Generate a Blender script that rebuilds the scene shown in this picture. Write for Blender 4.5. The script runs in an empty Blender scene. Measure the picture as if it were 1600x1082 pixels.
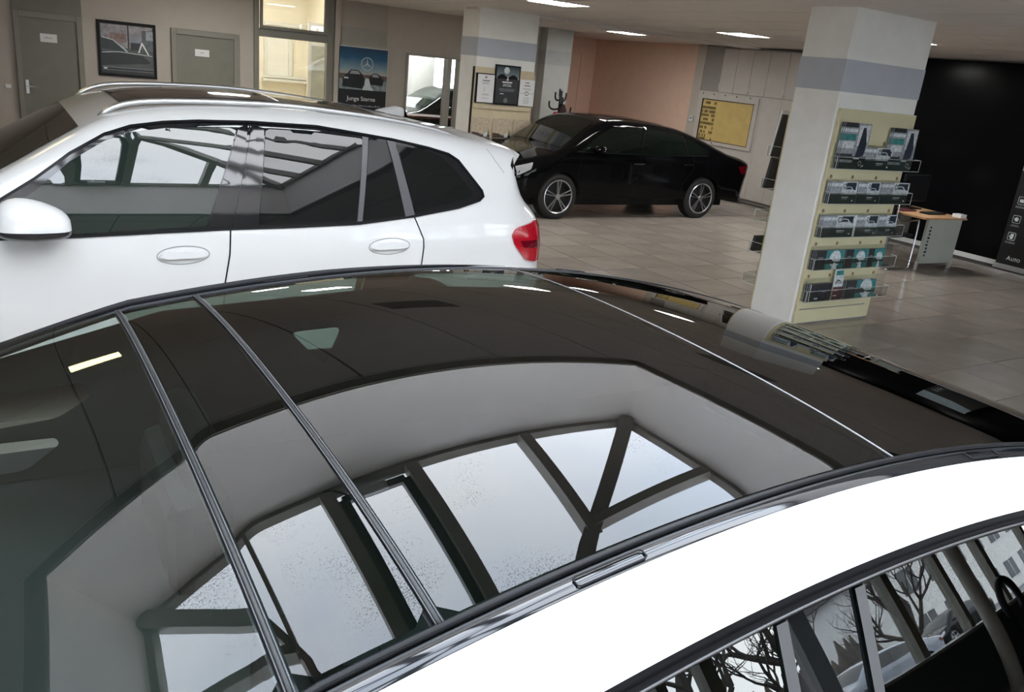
import bpy, bmesh, math, random
import numpy as np
from mathutils import Vector, Matrix
from mathutils.geometry import delaunay_2d_cdt
random.seed(7); rng = np.random.default_rng(7)
S = bpy.context.scene
COL = S.collection
PI = math.pi

# ------------------------------------------------------------------ camera
cd = bpy.data.cameras.new('camera'); cam = bpy.data.objects.new('camera', cd); COL.objects.link(cam)
YAW, PITCH, ROLL, HCAM = 0.57709, 0.32903, -0.1063, 2.05
_f = Vector((math.sin(YAW)*math.cos(PITCH), math.cos(YAW)*math.cos(PITCH), -math.sin(PITCH)))
_r = Vector((math.cos(YAW), -math.sin(YAW), 0)); _d = _f.cross(_r)
_r2 = math.cos(ROLL)*_r + math.sin(ROLL)*_d; _d2 = math.cos(ROLL)*_d - math.sin(ROLL)*_r
cam.matrix_world = Matrix(((_r2.x, -_d2.x, -_f.x, 0), (_r2.y, -_d2.y, -_f.y, 0), (_r2.z, -_d2.z, -_f.z, HCAM), (0, 0, 0, 1)))
cd.sensor_width = 36; cd.lens = 1284/1600*36; cd.clip_start = .05; cd.clip_end = 300
S.camera = cam

# ------------------------------------------------------------------ sky and exposure
SKY = 9.0
wd = bpy.data.worlds.new('overcast_sky'); S.world = wd; wd.use_nodes = True
nt = wd.node_tree; nt.nodes.clear()
o = nt.nodes.new('ShaderNodeOutputWorld'); bg = nt.nodes.new('ShaderNodeBackground')
tc = nt.nodes.new('ShaderNodeTexCoord'); nz = nt.nodes.new('ShaderNodeTexNoise'); cr = nt.nodes.new('ShaderNodeValToRGB')
nz.inputs['Scale'].default_value = 1.6; nz.inputs['Detail'].default_value = 3
cr.color_ramp.elements[0].position = .32; cr.color_ramp.elements[0].color = (.70, .79, .93, 1)
cr.color_ramp.elements[1].position = .68; cr.color_ramp.elements[1].color = (1, 1, 1, 1)
nt.links.new(tc.outputs['Generated'], nz.inputs['Vector']); nt.links.new(nz.outputs['Fac'], cr.inputs['Fac'])
nt.links.new(cr.outputs['Color'], bg.inputs['Color']); bg.inputs['Strength'].default_value = SKY
nt.links.new(bg.outputs[0], o.inputs[0])
S.view_settings.view_transform = 'Standard'; S.view_settings.look = 'None'
S.view_settings.gamma = 1; S.view_settings.use_curve_mapping = False
S.view_settings.exposure = 0.28
try:
    S.cycles.use_denoising = True; S.cycles.transparent_max_bounces = 24; S.cycles.max_bounces = 14
    S.cycles.diffuse_bounces = 6; S.cycles.glossy_bounces = 6; S.cycles.caustics_reflective = False; S.cycles.sample_clamp_indirect = 8
except Exception: pass

# ------------------------------------------------------------------ materials
MATS = {}
def _new(name):
    m = bpy.data.materials.new(name); m.use_nodes = True; m.node_tree.nodes.clear(); MATS[name] = m; return m, m.node_tree
def mat(name, col, rough=.5, metal=0., ior=1.5, noise=.06, nscale=6., emit=0., bump=0., coat=0.):
    if name in MATS: return MATS[name]
    m, t = _new(name)
    out = t.nodes.new('ShaderNodeOutputMaterial'); b = t.nodes.new('ShaderNodeBsdfPrincipled')
    t.links.new(b.outputs[0], out.inputs[0])
    b.inputs['Roughness'].default_value = rough; b.inputs['Metallic'].default_value = metal; b.inputs['IOR'].default_value = ior
    b.inputs['Base Color'].default_value = (*col, 1); b.inputs['Coat Weight'].default_value = coat
    b.inputs['Coat Roughness'].default_value = .02
    if emit: b.inputs['Emission Color'].default_value = (*col, 1); b.inputs['Emission Strength'].default_value = emit
    if noise or bump:
        c = t.nodes.new('ShaderNodeTexCoord'); n = t.nodes.new('ShaderNodeTexNoise'); n.inputs['Scale'].default_value = nscale
        n.inputs['Detail'].default_value = 4; t.links.new(c.outputs['Object'], n.inputs['Vector'])
        if noise:
            r = t.nodes.new('ShaderNodeValToRGB')
            lo = [max(0, x*(1-noise)) for x in col]; hi = [min(1, x*(1+noise)) for x in col]
            r.color_ramp.elements[0].position = .3; r.color_ramp.elements[0].color = (*lo, 1)
            r.color_ramp.elements[1].position = .7; r.color_ramp.elements[1].color = (*hi, 1)
            t.links.new(n.outputs['Fac'], r.inputs['Fac']); t.links.new(r.outputs['Color'], b.inputs['Base Color'])
        if bump:
            bp = t.nodes.new('ShaderNodeBump'); bp.inputs['Strength'].default_value = bump; bp.inputs['Distance'].default_value = .01
            t.links.new(n.outputs['Fac'], bp.inputs['Height']); t.links.new(bp.outputs['Normal'], b.inputs['Normal'])
    return m
def glass(name, tint, ior=1.5, dirt=0., rough=0.0, refl=1.):
    """thin pane: fresnel reflection over a tinted see-through"""
    m, t = _new(name)
    out = t.nodes.new('ShaderNodeOutputMaterial'); mx = t.nodes.new('ShaderNodeMixShader'); fr = t.nodes.new('ShaderNodeFresnel')
    tr = t.nodes.new('ShaderNodeBsdfTransparent'); gl = t.nodes.new('ShaderNodeBsdfGlossy')
    gl.inputs['Color'].default_value = (refl, refl, refl, 1); ge = t.nodes.new('ShaderNodeNewGeometry'); rg = t.nodes.new('ShaderNodeMapRange'); rg.inputs['To Min'].default_value = ior; rg.inputs['To Max'].default_value = 1/ior
    t.links.new(ge.outputs['Backfacing'], rg.inputs['Value']); t.links.new(rg.outputs[0], fr.inputs['IOR']); tr.inputs['Color'].default_value = (*tint, 1); gl.inputs['Roughness'].default_value = rough
    t.links.new(fr.outputs[0], mx.inputs[0]); t.links.new(tr.outputs[0], mx.inputs[1]); t.links.new(gl.outputs[0], mx.inputs[2])
    last = mx
    if dirt:
        c = t.nodes.new('ShaderNodeTexCoord'); n = t.nodes.new('ShaderNodeTexNoise'); n.inputs['Scale'].default_value = 95
        n2 = t.nodes.new('ShaderNodeTexNoise'); n2.inputs['Scale'].default_value = 1.1
        mp = t.nodes.new('ShaderNodeMath'); mp.operation = 'MULTIPLY'
        r = t.nodes.new('ShaderNodeValToRGB'); r.color_ramp.elements[0].position = .335; r.color_ramp.elements[1].position = .42
        r.color_ramp.elements[1].color = (dirt, dirt, dirt, 1)
        t.links.new(c.outputs['Object'], n.inputs['Vector']); t.links.new(c.outputs['Object'], n2.inputs['Vector'])
        t.links.new(n.outputs['Fac'], mp.inputs[0]); t.links.new(n2.outputs['Fac'], mp.inputs[1])
        t.links.new(mp.outputs[0], r.inputs['Fac'])
        d = t.nodes.new('ShaderNodeBsdfDiffuse'); d.inputs['Color'].default_value = (.25, .27, .3, 1)
        m2 = t.nodes.new('ShaderNodeMixShader'); t.links.new(r.outputs['Color'], m2.inputs[0])
        t.links.new(mx.outputs[0], m2.inputs[1]); t.links.new(d.outputs[0], m2.inputs[2]); last = m2
    t.links.new(last.outputs[0], out.inputs[0]); return m
def ramp_mat(name, stops, axis=1, lo=0., hi=1., rough=.5):
    """colour bands along one object axis, for printed pictures"""
    m, t = _new(name)
    out = t.nodes.new('ShaderNodeOutputMaterial'); b = t.nodes.new('ShaderNodeBsdfPrincipled'); t.links.new(b.outputs[0], out.inputs[0])
    b.inputs['Roughness'].default_value = rough
    c = t.nodes.new('ShaderNodeTexCoord'); s = t.nodes.new('ShaderNodeSeparateXYZ'); mr = t.nodes.new('ShaderNodeMapRange')
    n = t.nodes.new('ShaderNodeTexNoise'); n.inputs['Scale'].default_value = 9/(hi-lo)*.4; ad = t.nodes.new('ShaderNodeMath'); ad.operation = 'MULTIPLY_ADD'
    ad.inputs[1].default_value = .16; 
    mr.inputs['From Min'].default_value = lo; mr.inputs['From Max'].default_value = hi
    r = t.nodes.new('ShaderNodeValToRGB'); e = r.color_ramp.elements
    while len(e) < len(stops): e.new(.5)
    for k, (p, col) in enumerate(stops): e[k].position = p; e[k].color = (*col, 1)
    t.links.new(c.outputs['Object'], s.inputs[0]); t.links.new(s.outputs[axis], mr.inputs['Value'])
    t.links.new(c.outputs['Object'], n.inputs['Vector']); t.links.new(n.outputs['Fac'], ad.inputs[0]); t.links.new(mr.outputs[0], ad.inputs[2])
    t.links.new(ad.outputs[0], r.inputs['Fac']); t.links.new(r.outputs['Color'], b.inputs['Base Color']); return m

WHITE_PAINT = mat('white_paint', (.74, .745, .735), .28, noise=.008, coat=.6)
BLACK_PAINT = mat('black_paint', (.003, .003, .0035), .06, noise=0, ior=1.3)
BLACK_GLOSS = mat('black_gloss_trim', (.006, .007, .009), .06, noise=0, ior=1.6)
ROOF_GLASS = glass('roof_glass', (.17, .25, .21), ior=1.5, refl=1.)
SCREEN_GLASS = glass('windscreen_glass', (.74, .88, .82), ior=1.5, refl=1.)
SIDE_GLASS = glass('side_glass_tinted', (.10, .13, .12), ior=1.8)
CLEAR = glass('clear_glass', (.93, .95, .95), ior=1.45)
ACRYL = glass('clear_acrylic', (.90, .91, .90), ior=1.35, rough=.05)
ACRYL_EDGE = mat('acrylic_edge', (.80, .82, .80), .2, noise=0)
SKY_GLASS = glass('skylight_glass', (.93, .95, .97), ior=1.3, dirt=.5)
RUBBER = mat('black_rubber', (.010, .0105, .0115), .3, noise=0, ior=1.25)
BEAD = mat('seal_highlight', (.016, .017, .018), .28, noise=0, ior=1.35)
CABIN = mat('cabin_black', (.004, .004, .004), .8, noise=.1)
CABIN_GREY = mat('cabin_grey', (.012, .011, .010), .8)
SILVER = mat('satin_aluminium', (.78, .79, .80), .42, metal=1., noise=0)
CHROME = mat('chrome', (.85, .86, .87), .1, metal=1., noise=0)
RIM = mat('machined_rim', (.62, .63, .65), .3, metal=1., noise=0)
DARK_RIM = mat('dark_rim', (.03, .03, .033), .35, noise=0)
TYRE = mat('tyre', (.018, .018, .019), .8, noise=.15)
RED_LENS = mat('red_lamp_lens', (.42, .006, .018), .08, noise=0, coat=1.)
RED_DARK = mat('dark_red_lens', (.13, .002, .008), .08, noise=0, coat=1.)
HEADLAMP = mat('headlamp_lens', (.35, .36, .38), .08, noise=0, coat=1.)
WALL = mat('painted_wall', (.50, .455, .40), .8, noise=.03, bump=.05)
WELLW = mat('white_plaster', (.92, .872, .835), .85, noise=.02)
PINK = mat('salmon_wall', (.78, .56, .44), .8, noise=.03)
CEILM = mat('ceiling_panel', (.76, .715, .68), .8, noise=.03)
CEILD = mat('ceiling_gap', (.10, .09, .085), .9)
PILW = mat('pillar_paint', (.92, .93, .90), .7, noise=.03, bump=.04)
BAND = mat('blue_grey_band', (.52, .56, .62), .7, noise=.03)
BANDW = mat('grey_green_band', (.36, .35, .31), .8, noise=.03)
DOORM = mat('grey_door', (.20, .195, .16), .5, noise=.05)
DOORF = mat('grey_door_frame', (.25, .24, .205), .5, noise=.05)
FRAMEM = mat('olive_grey_frame', (.22, .215, .185), .45, noise=.04)
SKYFR = mat('skylight_frame', (.30, .275, .24), .5, noise=.05)
SKYFR2 = mat('skylight_sash_frame', (.09, .088, .08), .4, noise=.05)
SKYALU = mat('skylight_cover_strip', (.45, .45, .45), .35, noise=.05)
BLACKWALL = mat('black_backdrop', (.005, .005, .006), .16, noise=.1, ior=1.2)
CUP = mat('cupboard_grey', (.55, .52, .48), .55, noise=.03)
CUPD = mat('cupboard_side', (.30, .28, .26), .6, noise=.03)
TILE = mat('floor_tile', (.335, .295, .26), .16, noise=.10, nscale=3., bump=.03)
TILE2 = mat('floor_tile_b', (.36, .318, .278), .18, noise=.10, nscale=3., bump=.03)
GROUT = mat('grout', (.06, .055, .05), .9)
CREAM = mat('cream_board', (.70, .65, .42), .5, noise=.03)
OAK = mat('pale_wood_board', (.66, .56, .38), .5, noise=.05, nscale=12)
PAPER = mat('white_paper', (.82, .82, .82), .6, noise=.01)
INK = mat('ink_grey', (.22, .22, .23), .6, noise=0)
DARKP = mat('print_dark', (.03, .032, .036), .4, noise=.1)
GREENP = mat('print_dark_green', (.035, .05, .045), .4, noise=.1)
TEALP = mat('print_teal', (.05, .24, .24), .4, noise=.25, nscale=30)
PALEP = mat('print_pale', (.62, .68, .70), .4, noise=.3, nscale=40)
GREYP = mat('print_grey', (.32, .34, .37), .4, noise=.4, nscale=45)
BROWNP = mat('print_brown', (.07, .045, .035), .4, noise=.2)
BEIGEP = mat('print_beige', (.55, .46, .34), .4, noise=.2, nscale=30)
MAROON = mat('print_maroon', (.10, .03, .04), .4, noise=.1)
WHITEP = mat('print_white', (.85, .86, .87), .5, noise=0)
LAMP = mat('lamp_diffuser', (1., .985, .95), .5, noise=0, emit=42.)
PLASTIC_W = mat('white_plastic', (.75, .75, .73), .4, noise=0)
BLACK_FAB = mat('black_fabric', (.012, .012, .013), .9, noise=.2)
RED_CLOTH = mat('red_cloth', (.30, .015, .02), .9, noise=.2)
WOOD_RED = mat('red_brown_wood', (.13, .035, .02), .4, noise=.2)
DESKTOP = mat('desk_wood', (.50, .30, .16), .45, noise=.12, nscale=14)
DESKP = mat('desk_panel', (.44, .46, .41), .5, noise=.03)
ASPH = mat('asphalt', (.16, .16, .165), .9, noise=.3)
BARK = mat('bark', (.05, .042, .036), .9, noise=.3)
BUILD = mat('render_white', (.70, .70, .68), .8, noise=.04)
BROOF = mat('roof_tile_dark', (.10, .085, .08), .8, noise=.2)
WINDARK = mat('far_window', (.03, .035, .04), .1, noise=0)
GREY_PAINT = mat('grey_blue_paint', (.22, .25, .29), .25, noise=0, coat=.7)
HEDGE = mat('hedge_brown', (.09, .07, .05), .9, noise=.4)
YELLOW = mat('yellow_board', (.62, .46, .17), .5, noise=.08)

# ------------------------------------------------------------------ mesh helpers
def root_of(o):
    while o.parent: o = o.parent
    return o
def link(name, me, parent=None):
    o = bpy.data.objects.new(name, me); COL.objects.link(o)
    if parent: o.parent = parent
    return o
def mk(name, verts, faces, mats, parent=None, smooth=False, fm=None, local=False, kind=None, angle=None):
    """one mesh object; verts are world coordinates unless local (then in the parent's frame)"""
    off = Vector((0, 0, 0))
    if parent and not local: off = root_of(parent).location
    me = bpy.data.meshes.new(name)
    me.from_pydata([(v[0]-off[0], v[1]-off[1], v[2]-off[2]) for v in verts], [], [tuple(int(i) for i in f) for f in faces])
    if not isinstance(mats, (list, tuple)): mats = [mats]
    for m in mats: me.materials.append(m)
    if fm is not None: me.polygons.foreach_set('material_index', [int(x) for x in fm])
    if smooth: me.polygons.foreach_set('use_smooth', [True]*len(me.polygons))
    me.update()
    if angle is not None: me.set_sharp_from_angle(angle=math.radians(angle))
    o = link(name, me, parent)
    if kind: o['kind'] = kind
    return o
class MB:
    """collects shapes into one mesh"""
    def __init__(s): s.v = []; s.f = []; s.m = []
    def add(s, v, f, m=0):
        n = len(s.v); s.v += [tuple(p) for p in v]; s.f += [tuple(i+n for i in q) for q in f]; s.m += [m]*len(f)
    def box(s, a, b, m=0, bev=0):
        x0, y0, z0 = [min(a[i], b[i]) for i in range(3)]; x1, y1, z1 = [max(a[i], b[i]) for i in range(3)]
        v = [(x0,y0,z0),(x1,y0,z0),(x1,y1,z0),(x0,y1,z0),(x0,y0,z1),(x1,y0,z1),(x1,y1,z1),(x0,y1,z1)]
        s.add(v, [(0,3,2,1),(4,5,6,7),(0,1,5,4),(1,2,6,5),(2,3,7,6),(3,0,4,7)], m)
    def beam(s, p, q, w, d, m=0, up=(0,0,1)):
        p = Vector(p); q = Vector(q); t = (q-p).normalized(); u = Vector(up); sx = t.cross(u)
        if sx.length < 1e-4: sx = t.cross(Vector((1,0,0)))
        sx.normalize(); sy = sx.cross(t).normalized(); v = []
        for c in (p, q):
            for a, b in ((-.5,-.5),(.5,-.5),(.5,.5),(-.5,.5)): v.append(c + sx*w*a + sy*d*b)
        s.add(v, [(0,1,2,3),(7,6,5,4),(0,4,5,1),(1,5,6,2),(2,6,7,3),(3,7,4,0)], m)
    def tube(s, pts, r, n=8, m=0, cap=True):
        pts = [Vector(p) for p in pts]; rs = r if isinstance(r, (list, tuple)) else [r]*len(pts); base = len(s.v); up = None
        for i, p in enumerate(pts):
            t = (pts[min(i+1, len(pts)-1)] - pts[max(i-1, 0)]).normalized()
            a = t.cross(Vector((0,0,1)) if abs(t.z) < .95 else Vector((1,0,0))).normalized() if up is None else (up - t*up.dot(t)).normalized()
            up = a; b = t.cross(a)
            for k in range(n):
                an = 2*PI*k/n; s.v.append(tuple(p + (a*math.cos(an) + b*math.sin(an))*rs[i]))
        for i in range(len(pts)-1):
            for k in range(n):
                s.f.append((base+i*n+k, base+i*n+(k+1) % n, base+(i+1)*n+(k+1) % n, base+(i+1)*n+k)); s.m.append(m)
        if cap:
            s.f.append(tuple(base+k for k in range(n))[::-1]); s.m.append(m)
            s.f.append(tuple(base+(len(pts)-1)*n+k for k in range(n))); s.m.append(m)
    def lathe(s, prof, n=32, m=0, axis='y', c=(0,0,0)):
        base = len(s.v)
        for (a, r) in prof:
            for k in range(n):
                an = 2*PI*k/n; x, z = r*math.cos(an), r*math.sin(an)
                s.v.append((c[0]+x, c[1]+a, c[2]+z) if axis == 'y' else (c[0]+x, c[1]+z, c[2]+a))
        for i in range(len(prof)-1):
            for k in range(n):
                s.f.append((base+i*n+k, base+(i+1)*n+k, base+(i+1)*n+(k+1) % n, base+i*n+(k+1) % n)); s.m.append(m)
    def prism(s, poly, z0, z1, m=0):
        n = len(poly); v = [(x, y, z0) for x, y in poly] + [(x, y, z1) for x, y in poly]
        s.add(v, [tuple(range(n))[::-1], tuple(range(n, 2*n))] + [(i, (i+1) % n, n+(i+1) % n, n+i) for i in range(n)], m)
    def grid(s, P, m=0):
        P = np.asarray(P); a, b = P.shape[:2]; n = len(s.v); s.v += [tuple(p) for p in P.reshape(-1, 3)]
        for i in range(a-1):
            for j in range(b-1): s.f.append((n+i*b+j, n+i*b+j+1, n+(i+1)*b+j+1, n+(i+1)*b+j)); s.m.append(m)
    def build(s, name, mats, parent=None, smooth=False, local=False, kind=None, angle=None, bevel=0):
        o = mk(name, s.v, s.f, mats, parent, smooth, s.m, local, kind, angle)
        if bevel:
            b = o.modifiers.new('bevel', 'BEVEL'); b.width = bevel; b.segments = 2; b.limit_method = 'ANGLE'
        return o
def box(name, a, b, m, parent=None, bevel=0, local=False, kind=None):
    g = MB(); g.box(a, b); return g.build(name, m, parent, local=local, kind=kind, bevel=bevel)
def tag(o, label, cat, group=None):
    o['label'] = label; o['category'] = cat
    if group: o['group'] = group
    return o
def thing(name, label, cat, loc=(0,0,0), rot=(0,0,0), group=None):
    o = link(name, None); o.location = loc; o.rotation_euler = rot; o.empty_display_size = .1
    return tag(o, label, cat, group)
def struct(o): o['kind'] = 'structure'; return o
def sroot(name, loc=(0,0,0), rot=(0,0,0)):
    o = link(name, None); o.location = loc; o.rotation_euler = rot; o.empty_display_size = .1; o['kind'] = 'structure'; return o
def copy_tree(o, parent=None):
    c = o.copy(); COL.objects.link(c)
    if parent: c.parent = parent
    for ch in list(o.children): copy_tree(ch, c)
    return c
def inpoly(P, poly):
    P = np.atleast_2d(P); x, y = P[:, 0], P[:, 1]; ins = np.zeros(len(P), bool); n = len(poly)
    for i in range(n):
        x0, y0 = poly[i]; x1, y1 = poly[(i+1) % n]
        c = (y0 > y) != (y1 > y)
        with np.errstate(divide='ignore', invalid='ignore'): xi = (x1-x0)*(y-y0)/(y1-y0+1e-12)+x0
        ins ^= c & (x < xi)
    return ins
def cdt(poly, extra):
    """triangles filling poly through extra interior points"""
    pts = [Vector((float(a), float(b))) for a, b in list(poly)+list(extra)]
    n = len(poly); r = delaunay_2d_cdt(pts, [(i, (i+1) % n) for i in range(n)], [], 1, 1e-6)
    return [(v.x, v.y) for v in r[0]], [tuple(f) for f in r[2]]
def densify(poly, step, closed=True):
    out = []; n = len(poly)
    for i in range(n if closed else n-1):
        a = np.array(poly[i], float); b = np.array(poly[(i+1) % n], float); k = max(1, int(np.linalg.norm(b-a)/step))
        for j in range(k): out.append(tuple(a+(b-a)*j/k))
    if not closed: out.append(tuple(poly[-1]))
    return out
def catmull(p, step=.05):
    p = [np.array(q, float) for q in p]; P = [2*p[0]-p[1]]+p+[2*p[-1]-p[-2]]; out = []
    for i in range(1, len(P)-2):
        k = max(2, int(np.linalg.norm(P[i+1]-P[i])/step))
        for j in range(k):
            t = j/k; a, b, c, d = P[i-1:i+3]
            out.append(tuple(.5*(2*b+(c-a)*t+(2*a-5*b+4*c-d)*t*t+(3*b-a-3*c+d)*t**3)))
    out.append(tuple(p[-1])); return out
def round_poly(poly, r=.02, k=4):
    out = []; n = len(poly)
    for i in range(n):
        a, b, c = [np.array(poly[j % n], float) for j in (i-1, i, i+1)]
        u = (a-b); v = (c-b); lu, lv = np.linalg.norm(u), np.linalg.norm(v); rr = min(r, lu*.45, lv*.45)
        p, q = b+u/lu*rr, b+v/lv*rr
        for j in range(k+1):
            t = j/k; out.append(tuple((1-t)**2*p+2*t*(1-t)*b+t*t*q))
    return out
def text(body, size, x, y, m, parent, z=.004, align='CENTER', name='lettering', ext=.0006, shear=0):
    c = bpy.data.curves.new(name, 'FONT'); c.body = body; c.size = size; c.align_x = align; c.align_y = 'CENTER'; c.extrude = ext; c.shear = shear
    c.materials.append(m); o = link(name, c, parent); o.location = (x, y, z); TEXTS.append(o); return o
TEXTS = []

# ------------------------------------------------------------------ room shell
HC = 2.79
SX0, SX1, SY0, SY1, SZ = -1.12, 3.09, -1.30, 3.32, 3.577      # skylight well
floor = struct(box('floor', (-3.6, -3.8, -.12), (12.6, 20.2, -.012), GROUT))
def proj(p):
    v = Vector(p)-Vector((0, 0, HCAM)); z = v.dot(_f)
    if z < .1: return None
    return 800+1284*v.dot(_r2)/z, 541+1284*v.dot(_d2)/z
T = .577; tile_me = []
for k in range(2):
    g = MB(); g.box((0, 0, -.012), (T-.012, T-.012, 0)); me = bpy.data.meshes.new('tile')
    me.from_pydata(g.v, [], g.f); me.materials.append((TILE, TILE2)[k]); tile_me.append(me)
rest = MB()
for i in range(-18, 11):
    for j in range(-14, 28):
        x, y = 6.79+T*i, 4.10+T*j
        if x+T > 12.2 or y+T > 19.4 or x < -3.6 or y < -3.7: continue
        if y > 14.2 and not (x > 9.9 and y < 16.4): continue
        q = [proj((x+a*T, y+b*T, 0)) for a in (0, 1) for b in (0, 1)]
        vis = any(c and 780 < c[0] < 1640 and 290 < c[1] < 700 for c in q) and 3.0 < y < 12.2 and x > 3.4
        if vis:
            t_ = link('tile', tile_me[(i*7+j*3) % 2], floor); t_.location = (x, y, 0)
        else: rest.box((x, y, -.012), (x+T-.012, y+T-.012, 0), (i*7+j*3) % 2)
rest.build('floor_tiles_outside_view', [TILE, TILE2], floor, kind='stuff')

def holes_wall(name, ax, pos, thick, u0, u1, z0, z1, holes, m):
    """wall in the plane axis ax = pos, rectangular holes (u0,u1,z0,z1)"""
    us = sorted({u0, u1, *[h[0] for h in holes], *[h[1] for h in holes]}); zs = sorted({z0, z1, *[h[2] for h in holes], *[h[3] for h in holes]})
    g = MB()
    for a, b in zip(us[:-1], us[1:]):
        for c, d in zip(zs[:-1], zs[1:]):
            mu, mz = (a+b)/2, (c+d)/2
            if any(h[0] < mu < h[1] and h[2] < mz < h[3] for h in holes): continue
            if ax == 1: g.box((a, pos, c), (b, pos+thick, d))
            else: g.box((pos, a, c), (pos+thick, b, d))
    return struct(g.build(name, m))
holes_wall('wall_back', 1, 14.5, .2, -3.6, 9.95, 0, 3.2, [(3.78, 5.12, .2, 3.2), (6.5, 7.61, .74, 2.05)], WALL)
struct(box('wall_left', (-3.75, -3.8, 0), (-3.6, 14.7, 3.2), WALL))
struct(box('wall_right', (12.5, -3.8, 0), (12.65, 13.0, 3.2), WALL))
struct(box('wall_right_backdrop', (12.3, -3.6, .07), (12.5, 9.55, HC-.02), BLACKWALL))
struct(box('baseboard_right', (12.28, -3.6, 0), (12.5, 9.55, .07), PLASTIC_W))
# salmon alcove
g = MB(); g.box((12.2, 13.0, 0), (12.65, 16.7, 3.2)); g.box((9.75, 16.5, 0), (12.3, 16.7, 3.2)); g.box((9.75, 14.7, 0), (9.93, 16.6, 3.2))
struct(g.build('wall_alcove', PINK))
d3 = struct(box('door_3', (10.75, 16.44, 0), (11.75, 16.52, 2.45), PINK)); box('door_frame', (11.75, 16.42, 0), (11.83, 16.52, 2.5), PINK, d3); box('door_frame', (10.7, 16.42, 2.45), (11.75, 16.5, 2.52), PINK, d3)
struct(box('trim_1', (12.12, 12.76, 0), (12.5, 13.0, HC), WALL))
# ceiling: slab with the opening, gypsum panels below it
ce = MB()
for a, b in (((-3.75, -3.8), (SX0-.12, 14.7)), ((SX1+.12, -3.8), (12.65, 14.7)), ((9.7, 14.7), (12.65, 16.7)), ((SX0-.12, -3.8), (SX1+.12, SY0-.12)), ((SX0-.12, SY1+.12), (SX1+.12, 14.7))):
    ce.box((*a, HC+.018), (*b, HC+.2))
ceil = struct(ce.build('ceiling', CEILD))
PXW, PYW = .92, 1.84
def sub_rect(r, h):
    x0, y0, x1, y1 = r; a, b, c, d = h
    if x1 <= a or x0 >= c or y1 <= b or y0 >= d: return [r]
    out = []
    if x0 < a: out.append((x0, y0, a, y1)); x0 = a
    if x1 > c: out.append((c, y0, x1, y1)); x1 = c
    if y0 < b: out.append((x0, y0, x1, b))
    if y1 > d: out.append((x0, d, x1, y1))
    return out
pm = {}
for i in range(-5, 14):
    for j in range(-4, 11):
        x0, y0 = .25+PXW*i, 3.5+PYW*j
        r = (max(x0, -3.6), max(y0, -3.6), min(x0+PXW, 12.4), min(y0+PYW, 16.5))
        if r[2]-r[0] < .1 or r[3]-r[1] < .1: continue
        if r[1] > 14.4 and r[0] < 9.9: continue
        for q in sub_rect(r, (SX0-.13, SY0-.13, SX1+.13, SY1+.13)):
            if q[2]-q[0] < .03 or q[3]-q[1] < .03: continue
            key = (round(q[2]-q[0], 3), round(q[3]-q[1], 3))
            if key not in pm:
                g = MB(); g.box((.009, .005, 0), (key[0]-.009, key[1]-.005, .018)); me = bpy.data.meshes.new('ceiling_panel')
                me.from_pydata(g.v, [], g.f); me.materials.append(CEILM); pm[key] = me
            c_ = link('ceiling_panel', pm[key], ceil); c_.location = (q[0], q[1], HC)
bm_ = MB(); bm_.box((6.2, 11.4, HC-.035), (12.5, 11.75, HC+.02)); struct(bm_.build('beam', CEILM))
# dark rim frame of the well mouth
g = MB(); e = .05
g.box((SX0-.13, SY0-.13, HC-.012), (SX1+.13, SY0-.012, HC+.03)); g.box((SX0-.13, SY1+.012, HC-.012), (SX1+.13, SY1+.13, HC+.03))
g.box((SX0-.13, SY0-.13, HC-.012), (SX0-.012, SY1+.13, HC+.03)); g.box((SX1+.012, SY0-.13, HC-.012), (SX1+.13, SY1+.13, HC+.03))
struct(g.build('trim_2', SKYFR))

# ------------------------------------------------------------------ skylight (hipped glass roof over a white well)
sk = sroot('window_1', ((SX0+SX1)/2, (SY0+SY1)/2, HC))
for nm, a, b in (('well_wall', (SX0-.12, SY0-.12, HC), (SX0, SY1+.12, SZ)), ('well_wall', (SX1, SY0-.12, HC), (SX1+.12, SY1+.12, SZ)),
                 ('well_wall', (SX0, SY0-.12, HC), (SX1, SY0, SZ)), ('well_wall', (SX0, SY1, HC), (SX1, SY1+.12, SZ))):
    box(nm, a, b, WELLW, sk)
for a, b in (((SX0-.12, SY0-.12), (SX0+.05, SY1+.12)), ((SX1-.05, SY0-.12), (SX1+.12, SY1+.12)), ((SX0+.05, SY0-.12), (SX1-.05, SY0+.05)), ((SX0+.05, SY1-.05), (SX1-.05, SY1+.12))):
    box('ring_beam', (*a, SZ), (*b, SZ+.085), SKYFR, sk)
SL = .50; ZB = SZ+.075; HALF = (SX1-SX0)/2
sides = {  # name: origin corner, u direction, inward direction, length, jack positions along u
    'far': (Vector((SX0, SY1, ZB)), Vector((1, 0, 0)), Vector((0, -1, 0)), SX1-SX0, [.95, 1.80, 2.37, 3.22]),
    'near': (Vector((SX0, SY0, ZB)), Vector((1, 0, 0)), Vector((0, 1, 0)), SX1-SX0, [.95, 1.80, 2.37, 3.22]),
    'right': (Vector((SX1, SY0, ZB)), Vector((0, 1, 0)), Vector((-1, 0, 0)), SY1-SY0, [.93, 1.85, 2.77, 3.68]),
    'left': (Vector((SX0, SY0, ZB)), Vector((0, 1, 0)), Vector((1, 0, 0)), SY1-SY0, [.93, 1.85, 2.77, 3.68])}
def run(u, L): return min(u, L-u, HALF)
def on(side, u, w):
    o_, du, dn, L, _ = sides[side]; return o_+du*u+dn*w+Vector((0, 0, w*SL))
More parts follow.
